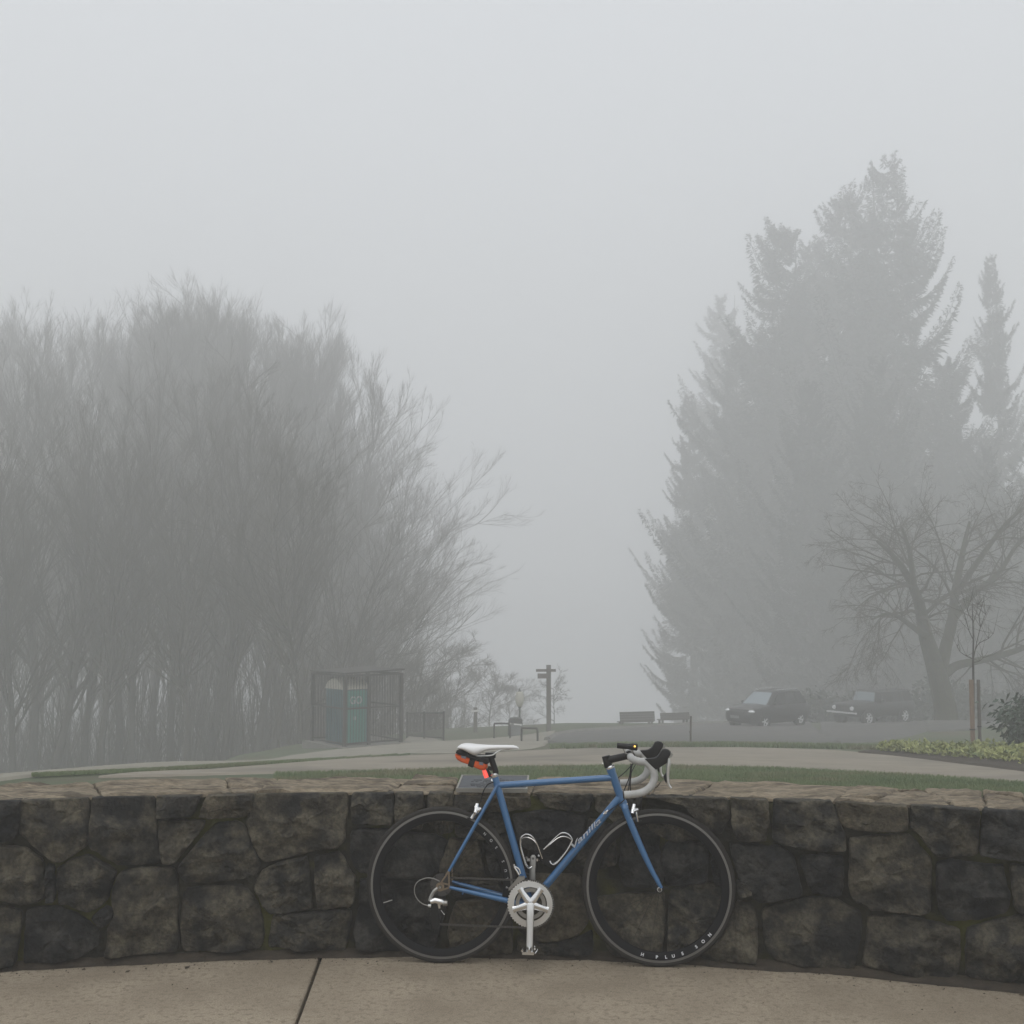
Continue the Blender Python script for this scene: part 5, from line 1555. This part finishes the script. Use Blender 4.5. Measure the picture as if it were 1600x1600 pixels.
# dark evergreen shrub at the right edge
y_s = 21.5
c_ = on_ground(1612, y_s)
sh = empty('evergreen_shrub', c_)
sh.scale = (1.25, 1.25, 1.3)
tag(sh, 'dark green leafy shrub at the right edge of the bed', 'shrub')
stm = MB(); bs, ds = [], []
for k in range(26):
    a = rng.uniform(0, 2 * PI); r = rng.uniform(.1, .62); h = rng.uniform(.45, 1.0) * (1.05 - .45 * r / .62)
    tip = Vector((math.cos(a) * r, math.sin(a) * r, h))
    stm.tube([(0, 0, -.05), tip * .5 + Vector((0, 0, .08)), tip], [.018, .012, .006], 5)
    for j in range(70):
        u = rng.uniform(.35, 1.05)
        p = tip * u + Vector(rng.normal(0, .09, 3)); bs.append(tuple(p))
        o = Vector(rng.normal(0, 1, 3)); o.z = -abs(o.z) * .5 + .15; o.x += math.cos(a) * .6; o.y += math.sin(a) * .6; o.normalize(); ds.append(tuple(o))
stm.build('stem', 'bark', sh)
Vg, Tg = leaf_mesh(np.array(bs), np.array(ds), rng.uniform(.09, .16, len(bs)), rng.uniform(.018, .028, len(bs)), .25, rng)
obj_from('foliage', mesh_np('foliage', Vg, None, Tg), 'dark_leaf', sh)

# ================================================================== park furniture
# cage round the portable toilet
yC = 38.0
C0 = on_ground(538, yC)
AL = math.radians(52)
dl = np.array((-math.cos(AL), math.sin(AL))); dr_ = np.array((math.sin(AL), math.cos(AL)))
LA, LB, CH = 2.3, 2.25, 2.42
zg = C0[2] + .02
cage_o = empty('metal_enclosure', (C0[0], C0[1], zg))
tag(cage_o, 'dark metal enclosure of vertical bars round the portable toilet', 'enclosure')
def cp(a, b, z): return (dl[0] * a + dr_[0] * b, dl[1] * a + dr_[1] * b, z)
for a, b in ((0, 0), (LA, 0), (0, LB), (LA, LB), (0, .95)):
    MB().beam(cp(a, b, -.3), cp(a, b, CH), .11 if (a, b) != (0, .95) else .09, .11, up=(dl[0], dl[1], 0)).build('post', 'cage_metal', cage_o, smooth=False)
for (a0, b0), (a1, b1) in (((0, 0), (LA, 0)), ((0, 0), (0, LB)), ((LA, 0), (LA, LB)), ((0, LB), (LA, LB))):
    for z, hgt in ((.10, .05), (1.28, .05), (CH - .03, .07)):
        MB().beam(cp(a0, b0, z), cp(a1, b1, z), .04, hgt).build('rail', 'cage_metal', cage_o, smooth=False)
    n = 20
    bar = None
    for k in range(1, n):
        t = k / n
        p = cp(a0 + (a1 - a0) * t, b0 + (b1 - b0) * t, 0)
        if bar is None:
            bar = MB().box((0, 0, CH / 2 + .03), (.015, .015, CH - .1)).build('bar', 'cage_metal', cage_o, smooth=False)
            bar.location = p
        else:
            c2 = bar.copy(); COL.objects.link(c2); c2.parent = cage_o; c2.location = p
MB().add([cp(-.08, -.08, CH + .03), cp(LA + .08, -.08, CH + .03), cp(LA + .08, LB + .08, CH + .10), cp(-.08, LB + .08, CH + .10), cp(-.08, -.08, CH + .08), cp(LA + .08, -.08, CH + .08), cp(LA + .08, LB + .08, CH + .15), cp(-.08, LB + .08, CH + .15)],
         [(0, 1, 2, 3), (7, 6, 5, 4), (0, 4, 5, 1), (1, 5, 6, 2), (2, 6, 7, 3), (3, 7, 4, 0)]).build('roof', 'cage_metal', cage_o, smooth=False)
MB().add([cp(-.25, -.25, -.35), cp(LA + .25, -.25, -.35), cp(LA + .25, LB + .25, -.35), cp(-.25, LB + .25, -.35), cp(-.25, -.25, .02), cp(LA + .25, -.25, .02), cp(LA + .25, LB + .25, .02), cp(-.25, LB + .25, .02)],
         [(3, 2, 1, 0), (4, 5, 6, 7), (0, 1, 5, 4), (1, 2, 6, 5), (2, 3, 7, 6), (3, 0, 4, 7)]).build('slab', 'kerb', cage_o, smooth=False)
# portable toilet
pt = empty('portable_toilet', (C0[0], C0[1], zg))
tag(pt, 'teal portable toilet with arched white roof inside the metal enclosure', 'toilet')
a0, a1, b0, b1, zt = .30, 1.50, .10, 1.05, 1.90
def pbx(a0, a1, b0, b1, z0, z1):
    v = [cp(a, b, z) for a in (a0, a1) for b in (b0, b1) for z in (z0, z1)]
    return v, [(0, 1, 3, 2), (4, 6, 7, 5), (0, 4, 5, 1), (2, 3, 7, 6), (0, 2, 6, 4), (1, 5, 7, 3)]
MB().add(*pbx(a0, a1, b0, b1, .03, zt)).build('cabin', 'navy_plastic', pt, smooth=False)
dr_o = MB().add(*pbx(a0 - .04, a0 - .003, b0 + .06, b1 - .06, .10, zt - .04)).build('door', 'teal_plastic', pt, smooth=False)
for z in (1.30, 1.22): MB().add(*pbx(a0 - .05, a0 - .041, b0 + .06, b1 - .06, z, z + .03)).build('rib', 'navy_plastic', dr_o, smooth=False)
for k in range(5):
    bb_ = b0 + .14 + k * (b1 - b0 - .28) / 4
    MB().add(*pbx(a0 - .048, a0 - .041, bb_ - .015, bb_ + .015, .16, 1.16)).build('rib', 'teal_plastic', dr_o, smooth=False)
for k in range(5):
    aa_ = a0 + .12 + k * (a1 - a0 - .24) / 4
    MB().add(*pbx(aa_ - .02, aa_ + .02, b0 - .02, b0 - .003, .12, zt - .1)).build('rib', 'navy_plastic', pt, smooth=False)
rf = MB(); rings = []
for k in range(13):
    t = k / 12
    z = zt + .02 + .34 * math.sin(PI * t) ** .8
    # barrel roof spanning the diagonal: crest runs along the b axis
    aa = a0 - .05 + (a1 - a0 + .1) * t
    rings.append([cp(aa, b0 - .04, zt + .003), cp(aa, b0 - .04, z), cp(aa, (b0 + b1) / 2, z + .06 * math.sin(PI * t)), cp(aa, b1 + .04, z), cp(aa, b1 + .04, zt + .003)])
rf.loft(rings).build('roof', 'translucent_roof', pt, angle=50)
# lettering on the door
me = text_mesh('GO', .31, depth=.004, bold=.010)
vs = [cp(a0 - .044 - q.co.z, b0 + (b1 - b0) / 2 + q.co.x, 1.52 + q.co.y * 1.15) for q in me.vertices]
MB().add(vs, [tuple(p.vertices) for p in me.polygons]).build('lettering', 'door_print', dr_o, smooth=False)
for k in (-1, 1):
    MB().add(*pbx(a0 - .050, a0 - .0485, b0 + .40 + k * .035, b0 + .44 + k * .035, .86, .98)).build('sticker', 'door_print', dr_o, smooth=False)
# railing right of the enclosure
r0, r1 = on_ground(636, 46.0), on_ground(693, 40.5)
ra = empty('railing', r0)
tag(ra, 'low dark metal railing running right from the enclosure', 'railing')
v01 = r1 - r0; Lr = float(np.hypot(v01[0], v01[1]))
for z in (.12, 1.02): MB().beam((0, 0, z), (v01[0], v01[1], v01[2] + z), .04, .05).build('rail', 'cage_metal', ra, smooth=False)
for t in (0, .5, 1): MB().box((v01[0] * t, v01[1] * t, v01[2] * t + .5), (.07, .07, 1.15)).build('post', 'cage_metal', ra, smooth=False)
n = int(Lr / .14)
for k in range(1, n):
    t = k / n
    MB().box((v01[0] * t, v01[1] * t, v01[2] * t + .57), (.018, .018, .9)).build('bar', 'cage_metal', ra, smooth=False)
# small white sign on a pale post
g = on_ground(742.5, 50); z1_ = at_y(742, 1108, 50)[2]
ssg = empty('small_sign', g); tag(ssg, 'small white sign panel on a short pale post left of the bin', 'sign')
MB().box((.01, 0, .55), (.16, .14, 1.1)).build('post', 'post_wood', ssg, smooth=False)
MB().box((0, -.02, .57 + (z1_ - g[2]) / 2), (.05, .05, (z1_ - g[2]) - 1.0)).build('pole', 'rail_metal', ssg, smooth=False)
MB().beam((-.17, -.06, z1_ - g[2] - .09), (.15, -.06, z1_ - g[2] - .06), .03, .09).build('panel', 'white_paint', ssg, smooth=False)
# globe lamp
g = on_ground(812, 56)
def lz(row, y=56): return at_y(812, row, y)[2]
lp = empty('lamp_post', g); tag(lp, 'thin lamp post with pale globe and dark finial behind the bin', 'lamp')
zz = [lz(r) - g[2] for r in (1104, 1099, 1090, 1082, 1077)]
MB().lathe([(0, -.2), (.10, -.2), (.09, .3), (.055, .5), (.045, zz[0] - .1), (.09, zz[0]), (0, zz[0])], axis='z', n=12, closed=False).build('post', 'rail_metal', lp)
MB().lathe([(0, zz[0] + .002), (.11, zz[0] + .002), (.20, zz[1]), (.23, zz[2]), (.17, zz[3]), (.08, zz[3] + .05), (0, zz[3] + .05)], axis='z', n=18, closed=False).build('globe', 'lamp_globe', lp)
MB().lathe([(0, zz[3] + .051), (.10, zz[3] + .051), (.07, zz[4] - .08), (.02, zz[4] + .04), (0, zz[4] + .06)], axis='z', n=12, closed=False).build('finial', 'bin_lid', lp)
# litter bin
g = on_ground(805.5, 43.0)
tb = empty('litter_bin', g); tag(tb, 'grey litter bin with dark hood beside the bicycle racks', 'bin')
hb_ = (at_y(805, 1121, 43)[2] - g[2])
MB().box((0, 0, hb_ * .36), (.46, .46, hb_ * .72), .25).build('body', 'bin_grey', tb, smooth=False)
MB().box((-.2, -.03, hb_ * .38), (.07, .40, hb_ * .7), .25).build('side_frame', 'bin_lid', tb, smooth=False)
MB().prism([(-.26, hb_ * .74), (.26, hb_ * .74), (.27, hb_ * .86), (.2, hb_ * .97), (0, hb_ * 1.0), (-.2, hb_ * .97), (-.27, hb_ * .86)], -.24, .24).build('hood', 'bin_lid', tb)
MB().beam((-.24, -.245, hb_ * .70), (.25, -.245, hb_ * .62), .02, .05).build('liner_edge', 'white_paint', tb, smooth=False)
# bicycle racks: bent tubes
for x0, x1_, y, top, lab in ((772, 797, 40.0, 1130, 'bent metal bicycle rack left of the litter bin'), (815, 840, 34.5, 1137, 'bent metal bicycle rack right of the litter bin')):
    a = on_ground(x0, y); b = on_ground(x1_, y - .9)
    h = at_y(x0, top, y)[2] - a[2]
    r = empty('bicycle_rack', a); tag(r, lab, 'bicycle rack', 'bicycle racks')
    w = b - a
    pts = [(0, 0, -.1), (0, 0, h * .8), (w[0] * .04, w[1] * .04, h * .96), (w[0] * .12, w[1] * .12, h), (w[0] * .88, w[1] * .88, h + w[2] * .6), (w[0] * .97, w[1] * .97, h * .95 + w[2] * .6), (w[0], w[1], h * .8 + w[2] * .6), (w[0], w[1], w[2] - .1)]
    MB().tube(spline(pts, 4), .032, 8).build('hoop', 'rail_metal', r)
    for q in ((0, 0, .0), (w[0], w[1], w[2])):
        MB().lathe([(0, .05), (.07, .05), (.08, .0), (0, 0)], c=q, axis='z', n=10, closed=False).build('foot_plate', 'rail_metal', r)
# wooden signpost with arms
yS = 46.0
g = on_ground(857.5, yS)
sgn_ = empty('signpost', g); tag(sgn_, 'tall square wooden signpost with two pointing boards', 'signpost')
def sp_(px, row, dy=0.0): return Vector(at_y(px, row, yS + dy)) - Vector(g)
t_ = sp_(858, 1039)
MB().box((0, 0, t_.z / 2 - .15), (.185, .185, t_.z + .3)).build('post', 'post_wood', sgn_, smooth=False)
MB().beam(sp_(837.5, 1047.5, -.12), sp_(868.5, 1047.5, -.12), .04, .105).build('board', 'sign_wood', sgn_, smooth=False)
MB().beam(sp_(840, 1056.2, -.12), sp_(856, 1056.2, -.12), .04, .20).build('board', 'sign_wood', sgn_, smooth=False)
# benches seen from behind
for px0, px1, top, bot, y, lab in ((968, 1022, 1112, 1127.5, 57.0, 'left park bench with plain high back, beyond the road'), (1031, 1076, 1113.5, 1124, 58.5, 'right park bench with open legs, beyond the road')):
    a = at_y(px0, 1128, y); b = at_y(px1, 1127, y + .5)
    gz = min(float(terrain(a[0], y)), float(terrain(b[0], y)))
    c = np.array(((a[0] + b[0]) / 2, y, gz))
    ang = math.atan2(.5, b[0] - a[0]); Lx = math.hypot(b[0] - a[0], .5)
    bn = empty('park_bench', c, ang); tag(bn, lab, 'bench', 'park benches')
    zt_ = at_y(px0, top, y)[2] - gz; zb_ = at_y(px0, bot, y)[2] - gz
    nsl = 4
    for k in range(nsl):
        h = (zt_ - zb_) / nsl
        MB().box((0, -.02 + .02 * k, zb_ + h * (k + .5)), (Lx, .04, h * .95)).build('back_slat', 'bench_wood', bn, smooth=False)
    for k in range(3): MB().box((0, .14 + k * .13, zb_ - .02), (Lx, .115, .04)).build('seat_slat', 'bench_wood', bn, smooth=False)
    for sx in (-.42, .42):
        MB().box((sx * Lx, .03, zb_ / 2 - .1), (.09, .09, zb_ + .2)).build('leg', 'bench_wood', bn, smooth=False)
        MB().box((sx * Lx, .40, zb_ / 2 - .1), (.09, .09, zb_ + .1)).build('leg', 'bench_wood', bn, smooth=False)
# thin marker post on the verge
g = hit(1079.5, 1163.5); tz = at_y(1080, 1119, g[1])[2] - g[2]
mp_ = empty('marker_post', g); tag(mp_, 'thin weathered marker post on the grassy verge', 'post')
MB().beam((-.012, 0, -.1), (.010, 0, tz), .042, .042, up=(0, 1, 0)).build('pole', 'post_wood', mp_, smooth=False)
MB().box((-.02, -.024, tz * .45), (.05, .012, .03)).build('tag_plate', 'post_wood', mp_, smooth=False)

# ================================================================== cars
def wheel_at(root, x, y, r, w, spokes):
    wv = empty('wheel'); wv.parent = root; wv.location = (x, y, r)
    sg = 1 if y > 0 else -1
    MB().lathe([(r * .66, -w / 2), (r * .93, -w / 2), (r, -w * .35), (r, w * .35), (r * .93, w / 2), (r * .66, w / 2)], n=28).build('tyre', 'rubber', wv)
    rm = MB(); rm.lathe([(r * .58, sg * w * .30), (r * .655, sg * w * .46), (r * .655, sg * w * .2), (r * .58, sg * w * .2)], n=28)
    for k in range(spokes):
        a = 2 * PI * k / spokes
        rm.beam((0, sg * w * .38, 0), (r * .62 * math.cos(a), sg * w * .40, r * .62 * math.sin(a)), .055, .03, up=(0, 1, 0))
    rm.build('rim', 'silver_paint', wv, smooth=False)
    MB().lathe([(0, sg * w * .05), (r * .6, sg * w * .05), (r * .6, sg * w * .07), (0, sg * w * .07)], n=20, closed=False).build('hub_disc', 'car_dark', wv)
def car(name, loc, heading, label, stations, gh, wheels, suv, scale=1.0):
    root = empty(name, loc, heading)
    root.scale = (scale,) * 3
    tag(root, label, 'car')
    rings = []
    for x, zb, zt_, hw in stations:
        half = [(hw * .86, zb), (hw * .97, zb + .10), (hw, zb + (zt_ - zb) * .45), (hw * .985, zb + (zt_ - zb) * .72), (hw * .93, zt_ - .05), (hw * .84, zt_)]
        ring = [(x, y, z) for y, z in half] + [(x, 0, zt_ + .035)] + [(x, -y, z) for y, z in half[::-1]]
        rings.append(ring)
    MB().loft(rings).build('body', 'car_black', root, angle=70)
    # greenhouse
    (xf0, xf1, xr1, xr0, zb, zr, wb, wr_) = gh
    G = MB()
    rows = []
    for x0_, x1_, t in ((xf0, xf1, 0), (xf1, xf1, 1)): pass
    ring_b = [(xf0, wb * .9, zb), (xf0 - .25, wb, zb), (xr0 + .1, wb, zb), (xr0, wb * .88, zb), (xr0, -wb * .88, zb), (xr0 + .1, -wb, zb), (xf0 - .25, -wb, zb), (xf0, -wb * .9, zb)]
    ring_t = [(xf1, wr_ * .9, zr - .03), (xf1 - .2, wr_, zr - .02), (xr1 + .1, wr_, zr - .03), (xr1, wr_ * .88, zr - .06), (xr1, -wr_ * .88, zr - .06), (xr1 + .1, -wr_, zr - .03), (xf1 - .2, -wr_, zr - .02), (xf1, -wr_ * .9, zr - .03)]
    ring_c = [(xf1 - .12, y * .85, zr + .02) if i in (0, 7) else (x + (.1 if i in (3, 4) else 0), y * .85, zr + .03) for i, (x, y, z) in enumerate(ring_t)]
    G.loft([ring_b, ring_t, ring_c]).build('cabin', 'car_black', root, angle=40)
    def panel(p, off, m, nm):
        p = [Vector(q) for q in p]
        n = (p[1] - p[0]).cross(p[3] - p[0]).normalized()
        c = sum(p, Vector()) / 4
        if n.dot(c - Vector((0, 0, .8))) < 0: n = -n
        q = [c + (a - c) * .9 + n * off for a in p]
        MB().add(q + [a - n * (off + .01) for a in q], [(0, 1, 2, 3), (0, 4, 5, 1), (1, 5, 6, 2), (2, 6, 7, 3), (3, 7, 4, 0)]).build(nm, m, root, smooth=False)
    panel([ring_b[7], ring_b[0], ring_t[0], ring_t[7]], .012, 'windscreen', 'windscreen')
    panel([ring_b[3], ring_b[4], ring_t[4], ring_t[3]], .012, 'car_glass', 'rear_window')
    for s in (0, 1):
        fb, ft, rb_, rt = (ring_b[1], ring_t[1], ring_b[2], ring_t[2]) if s == 0 else (ring_b[6], ring_t[6], ring_b[5], ring_t[5])
        fb, ft, rb_, rt = map(Vector, (fb, ft, rb_, rt))
        for t0, t1 in ((0, .36), (.36, .72), (.72, 1.0)):
            panel([fb.lerp(rb_, t0), fb.lerp(rb_, t1), ft.lerp(rt, t1), ft.lerp(rt, t0)], .012, 'car_glass', 'side_window')
        y = (wb if s == 0 else -wb)
        MB().ball((xf0 - .38, y * 1.10, zb + .08), (.08, .11, .075)).build('mirror', 'car_black', root)
    for x, y, r in wheels:
        for s in (1, -1):
            wheel_at(root, x, s * y, r, .24, 5 if suv else 6)
            MB().lathe([(r * 1.02, s * (y - .06)), (r * 1.16, s * (y + .115)), (r * 1.10, s * (y + .125)), (r * .98, s * (y + .10))], c=(x, 0, r), n=24).build('wheel_arch', 'car_dark', root)
    return root
ps = on_ground(1200, 52.0)
hd_ = math.atan2(-math.cos(math.radians(51)), -math.sin(math.radians(51)))
suv = car('parked_car', (ps[0], 52.0, ps[2] + .03), hd_, 'black crossover car with silver alloy wheels, parked nearest on the road',
          [(2.20, .42, .72, .66), (2.12, .30, .86, .80), (1.9, .24, .96, .88), (1.4, .22, 1.03, .92), (.9, .22, 1.08, .925), (-.5, .22, 1.10, .93), (-1.7, .24, 1.12, .92), (-2.05, .30, 1.08, .88), (-2.2, .42, .95, .78)],
          (1.02, .28, -1.72, -2.02, 1.04, 1.66, .86, .66), ((1.36, .80, .35), (-1.32, .80, .35)), True, .97)
for s in (1, -1):
    MB().ball((2.04, s * .66, .82), (.13, .19, .07)).build('headlight', 'lens', suv)
    MB().tube([(.1, s * .60, 1.70), (0, s * .60, 1.735), (-1.4, s * .60, 1.735), (-1.5, s * .60, 1.69)], .018, 8).build('roof_rail', 'alloy_bright', suv)
MB().box((2.19, 0, .72), (.06, .85, .16)).build('grille', 'car_dark', suv)
MB().box((2.225, -.18, .55), (.02, .5, .12)).build('number_plate', 'bin_grey', suv, smooth=False)
MB().tube([(1.96, -.72, .93), (2.10, -.4, .93), (2.16, 0, .93), (2.10, .4, .93), (1.96, .72, .93)], .014, 6).build('bonnet_trim', 'alloy_dull', suv)
pj = on_ground(1364, 58.0)
hj = math.atan2(-math.cos(math.radians(58)), -math.sin(math.radians(58)))
jp = car('off_road_car', (pj[0], 58.0, pj[2] + .03), hj, 'dark boxy off-road car with bright bumper, farther along the road',
         [(2.0, .50, .92, .70), (1.95, .42, .98, .74), (1.2, .40, 1.04, .78), (.75, .38, 1.06, .80), (-1.4, .38, 1.06, .82), (-2.0, .42, 1.04, .80), (-2.1, .50, 1.0, .76)],
         (.62, .45, -1.9, -2.02, 1.02, 1.52, .76, .68), ((1.25, .74, .36), (-1.25, .74, .36)), False, 1.1)
for s in (1, -1):
    MB().lathe([(0, 2.0), (.10, 2.0), (.085, 2.06), (0, 2.07)], c=(0, s * .52, .80), axis='x', n=16, closed=False).build('headlight', 'lens', jp)
MB().beam((2.12, -.86, .60), (2.12, .86, .60), .09, .07).build('bumper', 'silver_paint', jp, smooth=False)
for k in range(7): MB().box((2.015, -.27 + k * .09, .80), (.03, .045, .20)).build('grille_slot', 'car_dark', jp, smooth=False)
# ================================================================== fog
hz = bpy.data.materials.new('haze')
hz.use_nodes = True
ht_ = hz.node_tree
ht_.nodes.clear()
ho = ht_.nodes.new('ShaderNodeOutputMaterial')
pv = ht_.nodes.new('ShaderNodeVolumePrincipled')
pv.inputs['Color'].default_value = (1.0, 1.0, .99, 1)
pv.inputs['Density'].default_value = .0110
pv.inputs['Density Attribute'].default_value = ''
pv.inputs['Anisotropy'].default_value = .3
ht_.links.new(pv.outputs[0], ho.inputs['Volume'])
hz.cycles.homogeneous_volume = True
hz.cycles.volume_sampling = 'DISTANCE'
tag(MB().box((0, 45, 2.5), (330, 270, 105)).build('haze', hz, smooth=False), 'pale even fog filling the whole park', 'fog', kind='stuff')
